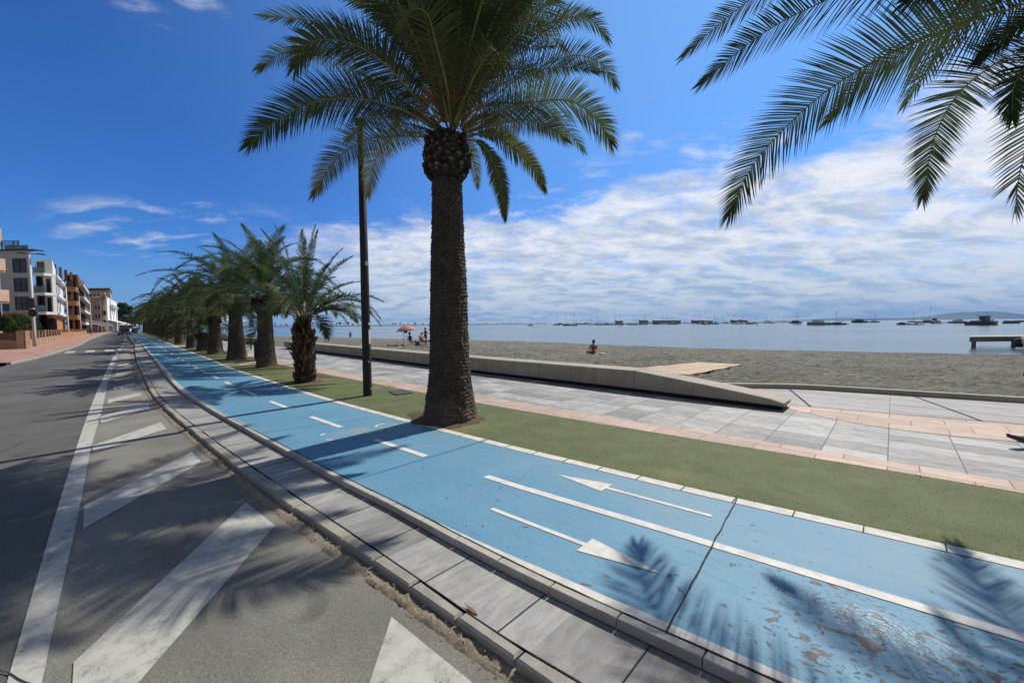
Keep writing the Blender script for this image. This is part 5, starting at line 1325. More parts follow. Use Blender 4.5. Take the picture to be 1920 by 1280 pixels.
# 2: modern grey and white block
def modern():
    r = bld('apartment_building', 'modern grey and white apartment block with black windows, glass balconies and a rooftop pergola'); Y = 62
    xa, xb, xc = X(8, Y), X(67, Y), X(106, Y); D = 12
    b = (X(106, Y)-.6*9, Y+.8*9)
    dxr = Vector((-.74, .67))   # street direction
    e1 = (xc+dxr.x*9+1.2, Y+dxr.y*9+1.2)
    prism_wall(r, [(xa, Y), (xb, Y), (X(66, Y+D), Y+D), (X(8, Y+D), Y+D)], 4.0, 13.6, M_grey)
    prism_wall(r, [(xa, Y+.02), (xb-.02, Y+.02), (X(66, Y+D), Y+D-.02), (X(8, Y+D), Y+D-.02)], -.2, 3.99, M_orange, 'plinth')
    e0 = (X(105, Y+1.6), Y+1.6); e2 = (X(123, Y+19), Y+19.0)
    prism_wall(r, [(xb+.01, Y+1.6), e0, e2, (X(68, Y+19), Y+19)], 3.6, 10.0, M_white)
    prism_wall(r, [(xb+.02, Y+1.7), (e0[0]-.2, e0[1]+.1), (e2[0]-.3, e2[1]-.1), (X(68.2, Y+19), Y+18.9)], -.2, 3.59, M_orange, 'plinth')
    u1 = (X(76, Y+2.6), Y+2.6); prism_wall(r, [u1, (X(106.5, Y+3.2), Y+3.2), (X(112, Y+14), Y+14), (X(74, Y+14), Y+14)], 10.01, 12.7, M_white, 'penthouse')
    f = Fac((xa, Y), (xb, Y)); x = X(46, Y)-xa; w_ = 2.1
    for zz, h in ((10.15, 2.2), (7.2, 2.15), (4.35, 2.1)): window(r, f, x, zz, w_, h, M_black, 2, 2, .1, .07)
    window(r, f, .6, 4.2, 1.0, 2.9, M_black, 2, 1)
    fpart('roof_edge', f, M_black, r, (-.1, f.L+1.0, -1, .35, 13.6, 13.75))
    # pergola
    m = MB(); x0, x1 = X(14, Y)-xa, X(58, Y)-xa
    for x_ in (x0, (x0+x1)/2, x1-1.1): f.box(m, x_-1.4, x_-1.28, -1.2, -1.08, 13.76, 15.2); f.box(m, x_-5.2, x_-5.08, -4.2, -4.08, 13.76, 15.2)
    for y_ in (-1.14, -2.6, -4.14): f.box(m, x0-.2+y_*1.25, x1-.9+y_*1.25, y_-.06, y_+.06, 15.2, 15.34)
    m.build('pergola', M_black, r)
    fpart('roof_rail', f, M_rail, r, (x0, x1, -.4, -.37, 13.76, 14.5))
    g = Fac((xb, Y+1.6), e0); G = g.L
    h_ = Fac(e0, e2)
    for k, zz in enumerate((3.65, 6.65, 9.7)):
        m = MB(); g.box(m, 0, G+.55, .002, 1.6, zz, zz+.42); h_.box(m, .45, h_.L, .003, .55, zz, zz+.42); m.build('balcony_slab', M_white, r)
    for zz in (4.07, 7.07):
        fpart('balcony_rail', g, M_rail, r, (.12, G+.45, 1.5, 1.53, zz, zz+1.0))
        window(r, g, G*.58, zz+.02, G*.62, 2.3, M_black, 3, 1, .09)
        fpart('side_fin', g, M_white, r, (G+.25, G+.5, 0, .5, zz, zz+2.6))
        for xx in (3, 7, 11, 15): window(r, h_, xx, zz+.1, .9, 2.2, M_black, 1, 1, .07)
    fpart('terrace_rail', g, M_rail, r, (.12, G+.45, 1.5, 1.53, 10.12, 11.0))
    pf = Fac(u1, (X(106.5, Y+3.2), Y+3.2)); window(r, pf, .6, 10.2, .9, 2.1, M_black, 1, 1)
    m = MB(); g.box(m, G*.25, G*.85, .9, 1.3, 10.5, 10.65); g.box(m, G*.3, G*.35, 1, 1.2, 10.12, 10.5); g.box(m, G*.75, G*.8, 1, 1.2, 10.12, 10.5); m.build('terrace_table', M_dark, r)
    window(r, g, G*.42, .5, 1.5, 2.6, M_black, 2, 1); window(r, h_, 2.2, .5, 1.6, 2.5, M_black, 2, 1)
modern()
# 3: stepped ochre and brown house, 4: brown flats with white bands
def stepped():
    r = bld('apartment_building', 'narrow ochre and brown building with a stepped roofline behind the modern block'); Y = 84
    x0, x1 = X(108, Y), X(137, Y)
    n = 5
    for i in range(n):
        a = x0+(x1-x0)*i/n; b = x0+(x1-x0)*(i+1)/n+.001*i
        prism_wall(r, [(a, Y+.4*i), (b, Y+.4*i), (b*(Y+14)/(Y+.4*i), Y+14), (a*(Y+14)/(Y+.4*i), Y+14)], -.2, Z(115, 497+4.3*i, Y), M_brown if i % 2 == 0 else M_ochre)
    f = Fac((x0, Y), (x1, Y+1.6))
    for zz in (3.2, 6.2, 9.2):
        fpart('balcony', f, M_ochre, r, (.4, f.L, .05, 1.0, zz, zz+1.0))
        window(r, f, f.L*.6, zz+1.05, 1.3, 1.3, M_brown, 2, 1)
stepped()
def banded():
    r = bld('apartment_building', 'brown brick apartment block with white balcony bands and a dark brown top'); Y = 94
    p0, p1 = (X(133, Y), Y), (X(151, Y), Y); p2 = (X(163, 118), 118.0); p3 = (X(135, 118), 118.0)
    top = Z(140, 516, Y)
    prism_wall(r, [p0, p1, p2, p3], -.2, top-1.6, M_brown)
    prism_wall(r, [(p0[0]-.3, p0[1]-.3), (p1[0]+.4, p1[1]-.3), (p2[0]+.4, p2[1]), (p3[0], p3[1]+.3)], top-1.59, top, M_roof, 'roof')
    for a, b in ((p0, p1), (p1, p2)):
        f = Fac(a, b)
        for zz in (top-2.0, top-5.0, top-8.2, top-11.2):
            if zz < 1: continue
            fpart('balcony', f, M_white, r, (0, f.L, .003, 1.0, zz-.55, zz))
            n = max(1, int(f.L/3.2))
            for i in range(n): window(r, f, f.L*(i+.5)/n, zz-2.6, 1.5, 1.9, M_dark, 2, 1)
            fpart('balcony_rail', f, plain('smoke_rail', (.10, .085, .07), .3), r, (.2, f.L-.2, .95, .98, zz+.003, zz+.8))
banded()
def beige():
    r = bld('apartment_building', 'beige building with brown pitched roof between the banded block and the white house'); Y = 124
    p = [(X(160, Y), Y), (X(192, Y), Y), (X(193, Y+14), Y+14), (X(160, Y+14), Y+14)]
    e = Z(180, 560, Y); prism_wall(r, p, -.2, e, M_beige)
    m = MB(); q = [Vector((p[0][0]-.4, Y-.4, e)), Vector((p[1][0]+.4, Y-.4, e)), Vector((p[2][0]+.4, Y+14, e)), Vector((p[3][0], Y+14, e)), Vector((p[0][0]+1, Y+7, e+2.0)), Vector((X(192, Y+7), Y+7, e+2.0))]
    m.add(q, [(0, 1, 5, 4), (2, 3, 4, 5), (0, 4, 3), (1, 2, 5)]); recalc(m.build('roof', M_roof, r))
    f = Fac(p[0], p[1])
    for zz in (1.2, 4.2, 7.0): 
        for x in (f.L*.72, f.L*.9): window(r, f, x, zz, .9, 1.4, M_white, 1, 1)
    r2 = bld('apartment_building', 'taller pale block with a flat brown roof rising behind the beige building'); Y = 138
    p = [(X(160, Y), Y), (X(211, Y), Y), (X(212.5, Y+14), Y+14), (X(160, Y+14), Y+14)]; t = Z(190, 545, Y)
    prism_wall(r2, p, -.2, t, M_beige); prism_wall(r2, [(p[0][0]-.3, Y-.6), (p[1][0]+.6, Y-.6), (p[2][0]+.5, Y+14), (p[3][0], Y+14)], t+.01, t+.8, M_roof, 'roof')
    f = Fac(p[0], p[1])
    for x in np.linspace(1.5, f.L-1.5, 6): window(r2, f, x, t-2.3, 1.0, 1.2, M_white, 1, 1)
    fpart('balcony', f, M_white, r2, (.3, f.L*.55, .02, .9, t-3.4, t-2.5))
beige()
def white_house():
    r = bld('white_house', 'bright white house with a pointed gable and rows of small arched windows'); Y = 130
    p0 = (X(187, Y), Y); p1 = (X(204, Y), Y); p2 = (X(222.5, 158), 158.0); p3 = (X(188, 158), 158.0)
    t = Z(205, 560, Y); prism_wall(r, [p0, p1, p2, p3], -.2, t, M_white)
    f = Fac(p1, p2); g = Fac(p0, p1)
    m = MB(); q = [g.M @ Vector(v) for v in ((g.L-1.9, .05, t), (g.L+.02, .05, t), (g.L-.5, .05, t+2.0), (g.L-2.1, -.4, t), (g.L-.2, -.4, t), (g.L-.8, -.4, t+2.0))]
    m.add(q, [(0, 1, 2), (3, 5, 4), (0, 2, 5, 3), (1, 4, 5, 2)]); recalc(m.build('gable', M_white, r))
    fpart('parapet', f, M_white, r, (0, f.L, -.3, .03, t, t+.5))
    dk = M_glass
    def arched(zz, n, w_, h):
        for i in range(n):
            x = f.L*(.22+.66*i/(n-1))
            m = MB(); k = 8; pts = [(x-w_/2, zz), (x+w_/2, zz)]+[(x+math.cos(PI*j/k)*w_/2, zz+h-w_/2+math.sin(PI*j/k)*w_/2) for j in range(k+1)]
            vs = [f.M @ Vector((a, yy, b)) for yy in (-.05, .05) for a, b in pts]; c = len(pts)
            m.add(vs, [tuple(range(c)), tuple(range(c, 2*c))]+[(j, (j+1) % c, c+(j+1) % c, c+j) for j in range(c)]); recalc(m.build('arched_window', dk, r))
    arched(Z(210, 588, 140), 4, 1.8, 2.3); arched(Z(210, 599, 140), 3, 2.0, 2.3)
    fpart('balcony', f, M_grey, r, (f.L*.2, f.L*.75, .02, .9, t-2.6, t-1.7))
    for zz in (2.2, 5.4): 
        for x in (g.L*.3, g.L*.7): window(r, g, x, zz, .9, 1.6, M_grey, 1, 1)
white_house()
def awning(label, a, b, z0, z1, out, mat):
    f = Fac(a, b); r = empty('awning', (0, 0, 0), 0, label, 'awning'); L = f.L
    m = MB(); q = [f.M @ Vector(v) for v in ((0, 0, z1), (L, 0, z1), (L, out, z0), (0, out, z0), (0, out, z0-.3), (L, out, z0-.3))]
    m.add(q, [(0, 1, 2, 3), (3, 2, 5, 4)]); o = m.build('canopy', mat, r); o.modifiers.new('t', 'SOLIDIFY').thickness = .04
    for k in range(3):
        m = MB(); m.tube([f.M @ Vector((L*k/2, out*.97, -.1)), f.M @ Vector((L*k/2, out*.97, z0))], .05, 6); m.build('pole', M_galv, r)
awning('white sloping awning in front of the white house with arched windows', (X(204, 130), 130), (X(222, 156), 156), 2.5, 3.9, 4.5, plain('white_canvas', (.72, .71, .68), .7))
awning('dull purple terrace awning at the foot of the beige building', (X(154, 108), 108), (X(178, 118), 118), 2.6, 3.5, 4.0, cloth('purple_canvas', (.13, .085, .10)))
awning('second dull purple awning farther along beside the street lamp', (X(172, 120), 118), (X(190, 126), 126), 2.2, 2.9, 3.2, cloth('mauve_canvas', (.20, .14, .155)))
# garden walls with piers and brown panels
def garden_wall(label, pts, piers, lowm, h=.62, ph=1.35, panel=True):
    r = empty('garden_wall', (0, 0, 0), 0, label, 'wall')
    for a, b in zip(pts[:-1], pts[1:]):
        f = Fac(a, b); fpart('wall', f, lowm, r, (0, f.L, -.3, 0, -.2, h))
        n = max(1, int(round(f.L/piers)))
        for i in range(n+1): x = f.L*i/n; fpart('pier', f, lowm, r, (x-.16, x+.16, -.32, .02, -.2, ph))
        if panel:
            for i in range(n):
                x0, x1 = f.L*i/n+.17, f.L*(i+1)/n-.17; m = MB(); k = max(2, int((x1-x0)/.22))
                for j in range(k): f.box(m, x0+(x1-x0)*j/k+.01, x0+(x1-x0)*(j+1)/k-.02, -.17, -.12, h+.02, ph-.15)
                f.box(m, x0, x1, -.15, -.135, h+.05, h+.10); m.build('panel', M_brown, r)
def pv(u, v): q = P(u, v); return (q.x, q.y)
M_ow = plain('orange_render', (.40, .20, .11), .85, 0, .12, 2); M_bw = plain('tan_render', (.36, .23, .15), .85, 0, .12, 2)
garden_wall('tan garden wall with piers and brown panels at the near street corner', [(X(-60, 30), 30.0), pv(48.4, -4.25), pv(62, -4.05)], 2.2, M_bw)
garden_wall('second garden wall with brown panels in front of the modern block', [pv(62.4, -4.05), pv(78, -3.75)], 2.6, M_bw)
garden_wall('bright orange garden wall in front of the stepped building', [pv(78.4, -3.75), pv(97, -3.2)], 3.2, M_ow, .9, 1.3)
garden_wall('low pinkish terrace wall in front of the purple awnings', [pv(97.5, -3.2), pv(122, -2.3)], 3.5, M_bw, .8, 1.2, False)
# trees and shrubs with real leaf clumps
def leafy(label, loc, h, rx, rz_, n, mat, trunk_h=1.0, name='shrub', cat='shrub', group=None, leaf=.12, seed=0, tr=.07, clumps=14):
    rng = random.Random(seed*7+3); r = empty(name, loc, 0, label, cat, group); m = MB()
    cs = []
    for i in range(clumps):
        a = rng.uniform(0, 2*PI); q = rng.random()**.5; zz = rng.uniform(-1, 1); k = math.sqrt(max(0, 1-zz*zz*.8))
        cs.append((Vector((math.cos(a)*q*rx*k*.8, math.sin(a)*q*rx*k*.8, h-rz_+zz*rz_*.75)), rng.uniform(.28, .5)*min(rx, rz_)))
    for i in range(n):
        c, s = rng.choice(cs); d = Vector((rng.gauss(0, 1), rng.gauss(0, 1), rng.gauss(0, 1))).normalized(); p = c+d*s*rng.uniform(.55, 1.1)
        nn = (d+Vector((rng.gauss(0, .6), rng.gauss(0, .6), rng.gauss(0, .6)))).normalized(); x = nn.cross(Vector((0, 0, 1)));
        if x.length < .1: x = Vector((1, 0, 0))
        x.normalize(); y = nn.cross(x); l = leaf*rng.uniform(.6, 1.3); tone = rng.random()
        m.add([p-x*l*.4, p+y*l*.7, p+x*l*.4, p-y*l*.6], [(0, 1, 2, 3)], 0, None, (rng.uniform(.6, 1), tone, 1))
    m.build('crown', mat, r)
    m = MB(); m.tube([(0, 0, -.3), (.02, 0, trunk_h*.6), (0, .03, h-rz_*.8)], [tr*1.3, tr, tr*.5], 8)
    for c, s in cs[:6]: m.tube([(0, 0, trunk_h*.8), c*.5+Vector((0, 0, trunk_h*.4)), c], [tr*.5, tr*.35, tr*.12], 5)
    m.build('trunk', M_wood, r); return r
leafy('bushy green shrub at the left edge behind the near garden wall', (X(6, 33), 33, 0), 2.75, 1.2, 1.3, 2600, M_tree, .8, seed=1)
leafy('round green garden tree behind the near garden wall left of the first street lamp', (X(42, 37), 37, 0), 3.0, 1.25, 1.15, 2600, M_tree, 1.0, 'garden_tree', 'tree', seed=2)
leafy('low dark shrub between the two garden trees behind the wall', (X(22, 35), 35, 0), 1.7, .9, .7, 900, M_tree, .5, seed=3)
leafy('dark stone pine with a broad crown beside the white house', (X(228, 175), 175, 0), 12.2, 4.6, 3.0, 2600, M_pine, 7, 'pine_tree', 'tree', None, .6, 4, .3, 22)
for i, (px, Y, h) in enumerate(((238, 210, 7.5), (246, 215, 6.5), (232, 230, 8), (252, 225, 7), (226, 215, 6), (262, 240, 8), (272, 235, 8))):
    leafy('distant green street tree where the road disappears', (X(px, Y), Y, 0), h, 3.4, 2.6, 900, M_pine, 3, 'street_tree', 'tree', 'far trees at the end of the road', .7, 10+i, .25, 14)
b = bld('low_house', 'low pink roofed house far off at the end of the road'); Y = 190
prism_wall(b, [(X(221, Y), Y), (X(238, Y), Y), (X(238, Y+8), Y+8), (X(221, Y+8), Y+8)], -.2, 3.0, M_peach); prism_wall(b, [(X(220, Y), Y-.5), (X(239, Y), Y-.5), (X(239, Y+9), Y+9), (X(220, Y+9), Y+9)], 3.01, 3.5, plain('pink_roof', (.45, .22, .17), .8), 'roof')
# street lamps along the left pavement
def street_lamp(px, py, ptop, label, ztop=None):
    z = -.05; u, v = uv_of(px, py, z); q = P(u, v, z); H = Z(px, ptop, q.y)-z
    r = empty('street_lamp', q, math.atan2(N.y, N.x), label, 'street lamp', 'pale street lamps of the left pavement')
    m = MB(); m.tube([(0, 0, -.1), (0, 0, 1.2), (0, 0, H)], [.12, .11, .07], 12); m.build('pole', M_galv, r, True)
    m = MB(); m.tube([(-.35, 0, H+.05), (0, 0, H), (.45, 0, H+.08)], .035, 6); m.build('arm', M_dark, r)
    m = MB(); m.bbox((.65, 0, H+.08), (.5, .24, .09), 0, .03); m.build('lamp_head', M_dark, r); m = MB(); m.bbox((-.48, 0, H+.05), (.34, .2, .08), 0, .03); m.build('lamp_head', M_dark, r)
    return r, q, H
s0 = street_lamp(66, 650, 478, 'nearest pale street lamp at the corner garden wall, traffic signs on its pole')
street_lamp(129, 634, 528, 'second pale street lamp, in front of the stepped building')
street_lamp(152, 627.5, 547, 'third pale street lamp, in front of the banded brown block')
street_lamp(172, 624.5, 561, 'fourth pale street lamp, in front of the beige building')
street_lamp(190, 622, 572, 'fifth pale street lamp, the farthest, before the white house')
q = s0[1]
m = MB(); m.lathe([(.001, -.02), (.33, -.02), (.33, .02), (.001, .02)], 24); o = m.build('plate', M_black); r = empty('traffic_sign', q+Vector((.16, -.15, 2.9)), 0, 'round dark traffic sign seen from behind on the nearest street lamp', 'traffic sign'); o.parent = r; o.rotation_euler = (PI/2, 0, .2)
m = MB(); m.tube([(-.15, .02, 0), (.0, .02, 0)], .02, 6); m.build('bracket', M_dark, r)
r = empty('traffic_sign', q+Vector((-.02, -.16, 3.75)), 0, 'square dark traffic sign seen from behind above the round one', 'traffic sign')
m = MB(); m.bbox((0, 0, 0), (.78, .03, .85), 0, .01); m.build('plate', M_black, r); m = MB(); m.box((0, .05, 0), (.2, .07, .06)); m.build('bracket', M_dark, r)
# vehicles
def car(label, loc, rz, paint, L=4.2, W=1.75, H=1.45, van=False, group='vehicles on the far stretch of road', cat='car', name='car'):
    r = empty(name, loc, rz, label, cat, group)
    def ring(x, w_, z0, z1, k=.12): return [Vector((x, y, z)) for y, z in ((-w_, z0+k), (-w_+k*.4, z0), (w_-k*.4, z0), (w_, z0+k), (w_, z1-k*1.2), (w_-k*.8, z1), (-w_+k*.8, z1), (-w_, z1-k*1.2))]
    hw = W/2; hb = H*.56 if not van else H*.5
    m = MB()
    xs = ((-.5, .80, .34, hb*.86), (-.47, .95, .25, hb*.97), (-.3, 1, .2, hb), (.1, 1, .2, hb), (.3, 1, .2, hb*.95), (.44, .94, .22, hb*.82), (.5, .78, .32, hb*.66))
    if van: xs = ((-.5, .93, .3, H*.9), (-.48, 1, .25, H*.97), (0, 1, .22, H), (.24, 1, .22, H*.99), (.36, .98, .22, hb*1.15), (.47, .94, .25, hb*.9), (.5, .8, .32, hb*.75))
    m.loft([ring(x*L, w_*hw, a, b_) for x, w_, a, b_ in xs]); recalc(m.build('body', paint, r, True))
    m = MB()
    if van:
        q = [(.265*L, -hw*.86, H*.84), (.265*L, hw*.86, H*.84), (.375*L, hw*.9, hb*1.17), (.375*L, -hw*.9, hb*1.17)]; m.add([Vector(p)+Vector((.06, 0, .05)) for p in q], [(0, 1, 2, 3)])
        for s in (-1, 1): m.box((.2*L, s*hw*1.003, H*.72), (.9, .02, .5))
        m.build('windscreen', M_glass, r)
    else:
        m.loft([ring(x*L, w_*hw, hb-.05, b_, .1) for x, w_, b_ in ((-.40, .82, hb+.03), (-.28, .80, H*.97), (-.02, .80, H), (.08, .79, H*.97), (.26, .84, hb+.03))]); recalc(m.build('cabin_glass', M_glass, r, True))
        m = MB(); m.bbox((-.13*L, 0, H*.985), (L*.30, W*.74, .05), 0, .02); m.build('roof', paint, r)
    for x in (-.31*L, .31*L):
        for s in (-1, 1):
            m = MB(); n = 16; m.tube([(x, s*hw*.80, .31), (x, s*hw*1.0, .31)], .31, n); w0 = m.build('wheel', M_black, r)
            m = MB(); m.tube([(x, s*hw*.98, .31), (x, s*hw*1.01, .31)], .19, 12); m.build('rim', M_galv, w0)
    for s in (-1, 1):
        m = MB(); m.bbox((.485*L, s*hw*.66, hb*.68), (.14, .36, .15), 0, .03); m.build('headlight', plain('lamp_glass', (.6, .6, .62), .15), r)
        m = MB(); m.bbox((-.492*L, s*hw*.72, hb*.78), (.08, .22, .2), 0, .02); m.build('tail_light', plain('red_lens', (.35, .01, .01), .2), r)
        m = MB(); m.bbox((.17*L, s*(hw+.1), hb+.06), (.12, .18, .12), 0, .03); m.build('mirror', paint, r)
    m = MB(); m.box((.503*L, 0, hb*.42), (.02, .5, .12)); m.build('number_plate', M_white, r)
    return r
def paintm(n, c): return plain(n, c, .25, .2, .04, 3)
RZ = math.atan2(-A.y, -A.x)      # facing the viewer along the road
def on_road(px, py): u, v = uv_of(px, py, ROADZ); return P(u, v, ROADZ)
cb = on_road(233.5, 628.2); car('dark blue car in the lane coming towards the viewer', cb, RZ-.04, paintm('dark_blue_paint', (.012, .018, .035)), 4.3, 1.85, 1.45)
cv = on_road(235.5, 626.3); car('white van close behind the dark blue car', cv, RZ-.04, paintm('white_paint', (.7, .7, .7)), 5.2, 2.05, 2.5, True, cat='van', name='van')
cv = on_road(248.5, 625.6); car('black car to the right of the white van', cv, RZ, paintm('black_car_paint', (.01, .01, .012)), 4.2, 1.8, 1.45)
cv = on_road(253, 618.2); car('far white camper van right of the black car', cv, RZ, paintm('white_paint', (.7, .7, .7)), 6.0, 2.2, 3.0, True, cat='van', name='van')
cv = on_road(272, 617.6); car('farthest white van, beside the end of the cycle path', cv, RZ, paintm('white_paint', (.7, .7, .7)), 5.4, 2.1, 2.5, True, cat='van', name='van')
cv = on_road(204, 619.2); car('silver car parked in front of the white awning', cv, RZ+.5, paintm('silver_paint', (.35, .36, .37)), 4.2, 1.8, 1.5)
cv = on_road(214, 618.6); car('dark car parked to the right of the silver one before the white awning', cv, RZ+.5, paintm('black_car_paint', (.01, .01, .012)), 4.2, 1.8, 1.5)
u, v = uv_of(258, 622.5, 0)
def cyclist(loc):
    r = empty('bicycle', loc, RZ, 'bicycle ridden along the far end of the blue cycle path', 'bicycle')
    for x in (-.52, .52):
        m = MB(); m.tube([(x+math.cos(2*PI*i/16)*.33, 0, .34+math.sin(2*PI*i/16)*.33) for i in range(17)], .025, 6, 0, False); m.build('wheel', M_black, r)
    m = MB(); m.tube([(-.52, 0, .34), (-.15, 0, .78), (.4, 0, .82), (.52, 0, .34)], .02, 6); m.tube([(-.15, 0, .78), (0, 0, .3), (.4, 0, .8)], .02, 6); m.tube([(-.18, 0, .78), (-.2, 0, .95)], .02, 6); m.build('frame', M_dark, r)
    m = MB(); m.tube([(.42, -.27, 1.02), (.40, 0, .98), (.42, .27, 1.02)], .016, 6); m.build('handlebar', M_black, r)
    m = MB(); m.bbox((-.22, 0, .97), (.26, .14, .06), 0, .02); m.build('saddle', M_black, r)
    J = sit_pose(.80, -.18, 'chair')
    for s, x in (('L', 1), ('R', -1)):
        J['kn'+s] = (.11*x, -.34, .72+.1*x); J['ca'+s] = (.11*x, -.28, .55+.1*x); J['an'+s] = (.11*x, -.22, .22+.12*x); J['to'+s] = (.11*x, -.38, .2+.12*x); J['wr'+s] = (.25*x, -.58, 1.06); J['ha'+s] = (.26*x, -.64, 1.05); J['el'+s] = (.24*x, -.42, 1.12)
    h = Vector((math.cos(RZ), math.sin(RZ), 0))
    person('person in dark clothes riding the bicycle at the far end of the cycle path', loc-h*.2, RZ+PI/2, J, M_skin, [top_(cloth('navy_cloth', (.03, .035, .06))), shorts(cloth('black_cloth', (.015, .015, .018)))], True)
cyclist(P(u, v, 0))
# ------------------------------------------------------------------ jetty, boats, breakwater, hills
def jetty():
    r = empty('jetty', (X(1819, 40.6), 40.6, -1.3), 0, 'weathered wooden jetty on square posts at the right edge', 'jetty'); x1 = 16.0
    m = MB()
    for i in range(54): m.box((.15+i*.3, .9, .93), (.285, 2.2, .06))
    m.build('deck', M_jettop, r)
    m = MB(); m.box((x1/2, -.08, .70), (x1, .16, .38)); m.build('front_beam', M_jet, r)
    m = MB(); m.box((x1/2, 1.9, .70), (x1, .16, .38)); m.build('back_beam', M_jet, r)
    for x in (.35, 3.95, 8, 12):
        for y in (.02, 1.75):
            m = MB(); m.bbox((x, y, .0), (.34, .34, 1.03), 0, .03); m.build('post', M_jet, r)
    m = MB()
    for i in range(24): m.box((5.6, -.35-i*.3, .88-.0*i), (2.2, .285, .06))
    m.box((4.55, -3.6, .68), (.14, 7, .34)); m.box((6.65, -3.6, .68), (.14, 7, .34)); m.build('ramp', M_jet, r)
    r.scale = (1.16,)*3
    for c in r.children_recursive:                                  # the end is cut at a slant
        for v in c.data.vertices: v.co.x += 1.22*v.co.y
    m = MB(); blob(m, (0, 0, 0), (.34, .3, .46), 14, 9)
    for i in range(26): a = i*2.4; m.tube([(math.cos(a)*.2, math.sin(a)*.2, .2-.02*i), (math.cos(a+.8)*.36, math.sin(a+.8)*.32, -.05-.015*i), (math.cos(a+1.2)*.3, math.sin(a+1.2)*.28, -.42)], .02, 4)
    o = m.build('net_bundle', plain('brown_net', (.13, .085, .05), .95, 0, .4, 20, .6)); o.location = (X(1911, 38.6), 38.6, -.74); tag(o, 'brown bundle of old netting hanging at the shore end of the jetty', 'net bundle')
jetty()
hull_w = plain('white_hull', (.74, .74, .73), .4, 0, .08, .8); hull_d = plain('dark_hull', (.085, .09, .105), .45, 0, .1, .8); hull_g = plain('grey_hull', (.32, .325, .33), .45, 0, .1, .8); hull_b = plain('brown_hull', (.12, .075, .05), .5, 0, .15, .8); M_mast = plain('mast_alloy', (.16, .165, .17), .4, .3)
def hull_mesh(L, B, F, stern=.75):
    m = MB(); rings = []
    for t in np.linspace(0, 1, 9):
        x = (t-.5)*L; w_ = B/2*(stern+(1-stern)*min(1, t*3))*(1 if t < .55 else max(0.02, 1-((t-.55)/.45)**2)); f = F*(1+.35*max(0, t-.5)*1.4); k = .35 if t < .95 else .1
        rings.append([Vector((x, -w_, f)), Vector((x, -w_*.85, f*.35)), Vector((x, -w_*k, -.25)), Vector((x, w_*k, -.25)), Vector((x, w_*.85, f*.35)), Vector((x, w_, f))])
    m.loft(rings); return m
def boat(kind, label, px, py, Lpx, hm, cabm, toward=1, mast=None, group='boats moored off the beach', tilt=0.0, yaw=None, cat=None):
    d = max(1.2, py-hor(px)); Y = 2.9*FPX/d; L = max(2.5, Lpx/FPX*Y); x = X(px, Y)
    yaw = yaw if yaw is not None else (0 if toward > 0 else PI)
    r = empty({'sail': 'sailing_boat', 'cruiser': 'motor_cruiser', 'open': 'open_boat', 'fish': 'fishing_boat', 'raft': 'pontoon'}[kind], (x, Y, -1.3), yaw, label, cat or {'sail': 'sailing boat', 'cruiser': 'motor boat', 'open': 'boat', 'fish': 'fishing boat', 'raft': 'pontoon'}[kind], group)
    B = L*.30 if kind != 'raft' else L*.4; F = {'sail': .10, 'cruiser': .125, 'open': .09, 'fish': .11, 'raft': .05}[kind]*L
    recalc(hull_mesh(L, B, F).build('hull', hm, r))
    def part(nm, bx, mt):
        m = MB()
        for c, s, bv in bx: m.bbox(tuple(q*L for q in c), tuple(q*L for q in s), 0, bv*L)
        return m.build(nm, mt, r)
    if kind == 'sail': part('cabin', [((.02, 0, F/L+.03), (.38, .18, .075), .015)], cabm); 
    if kind == 'cruiser':
        part('cabin', [((-.02, 0, F/L+.04), (.44, .22, .08), .025)], cabm); part('windscreen', [((.10, 0, F/L+.09), (.16, .2, .04), .012)], M_glass); part('canopy', [((-.12, 0, F/L+.125), (.22, .22, .014), .005)], cabm)
        m = MB(); [m.tube([(xx*L, yy*L, F), (xx*L, yy*L, F+.12*L)], .006*L, 5) for xx in (-.21, -.03) for yy in (-.1, .1)]; [m.tube([(xx*L, -.1*L, F+.117*L), (xx*L, .1*L, F+.117*L)], .006*L, 5) for xx in (-.21, -.03)]; m.tube([(-.21*L, 0, F+.117*L), (-.03*L, 0, F+.117*L)], .006*L, 5); m.build('canopy_frame', M_mast, r)
    if kind == 'open': part('console', [((-.05, 0, F/L+.03), (.12, .12, .07), .012)], cabm); part('outboard', [((-.51, 0, F/L*.6), (.05, .06, .1), .01)], M_black)
    if kind == 'fish':
        part('wheelhouse', [((.06, 0, F/L+.085), (.16, .18, .17), .012)], cabm); part('windows', [((.06, 0, F/L+.12), (.165, .185, .045), .004)], M_glass); part('roof', [((.06, 0, F/L+.178), (.20, .21, .015), .004)], cabm); part('deck_gear', [((-.22, 0, F/L+.02), (.22, .16, .05), .015), ((.27, 0, F/L+.03), (.1, .1, .06), .012)], hull_g)
        m = MB(); m.tube([(.12*L, 0, F+.17*L), (.15*L, 0, F+.30*L)], .006*L, 5); m.tube([(-.05*L, 0, F+.1*L), (-.2*L, 0, F+.24*L)], .005*L, 5); m.build('mast', M_mast, r)
    if kind == 'raft': part('deck', [((0, 0, F/L+.012), (.98, .38, .02), .004)], cabm)
    if mast:
        H = (py-mast)/FPX*Y; rad = .06+.00016*Y
        m = MB(); m.tube([(.08*L, 0, F), (.08*L+math.tan(tilt)*H*(1 if yaw == 0 else -1), 0, H)], [rad, rad*.6], 6); mo = m.build('mast', M_mast, r)
        if kind == 'sail':
            m = MB(); m.tube([(.08*L, 0, F+.11*L), (-.36*L, 0, F+.10*L)], [rad*1.6, rad*1.9], 6); m.build('boom', cabm, r)
            m = MB(); [m.tube([(a*L, 0, F), (.08*L+math.tan(tilt)*H*(1 if yaw == 0 else -1), 0, H*.97)], rad*.22, 4) for a in (.49, -.48)]; m.build('stay', M_mast, mo)
    return r
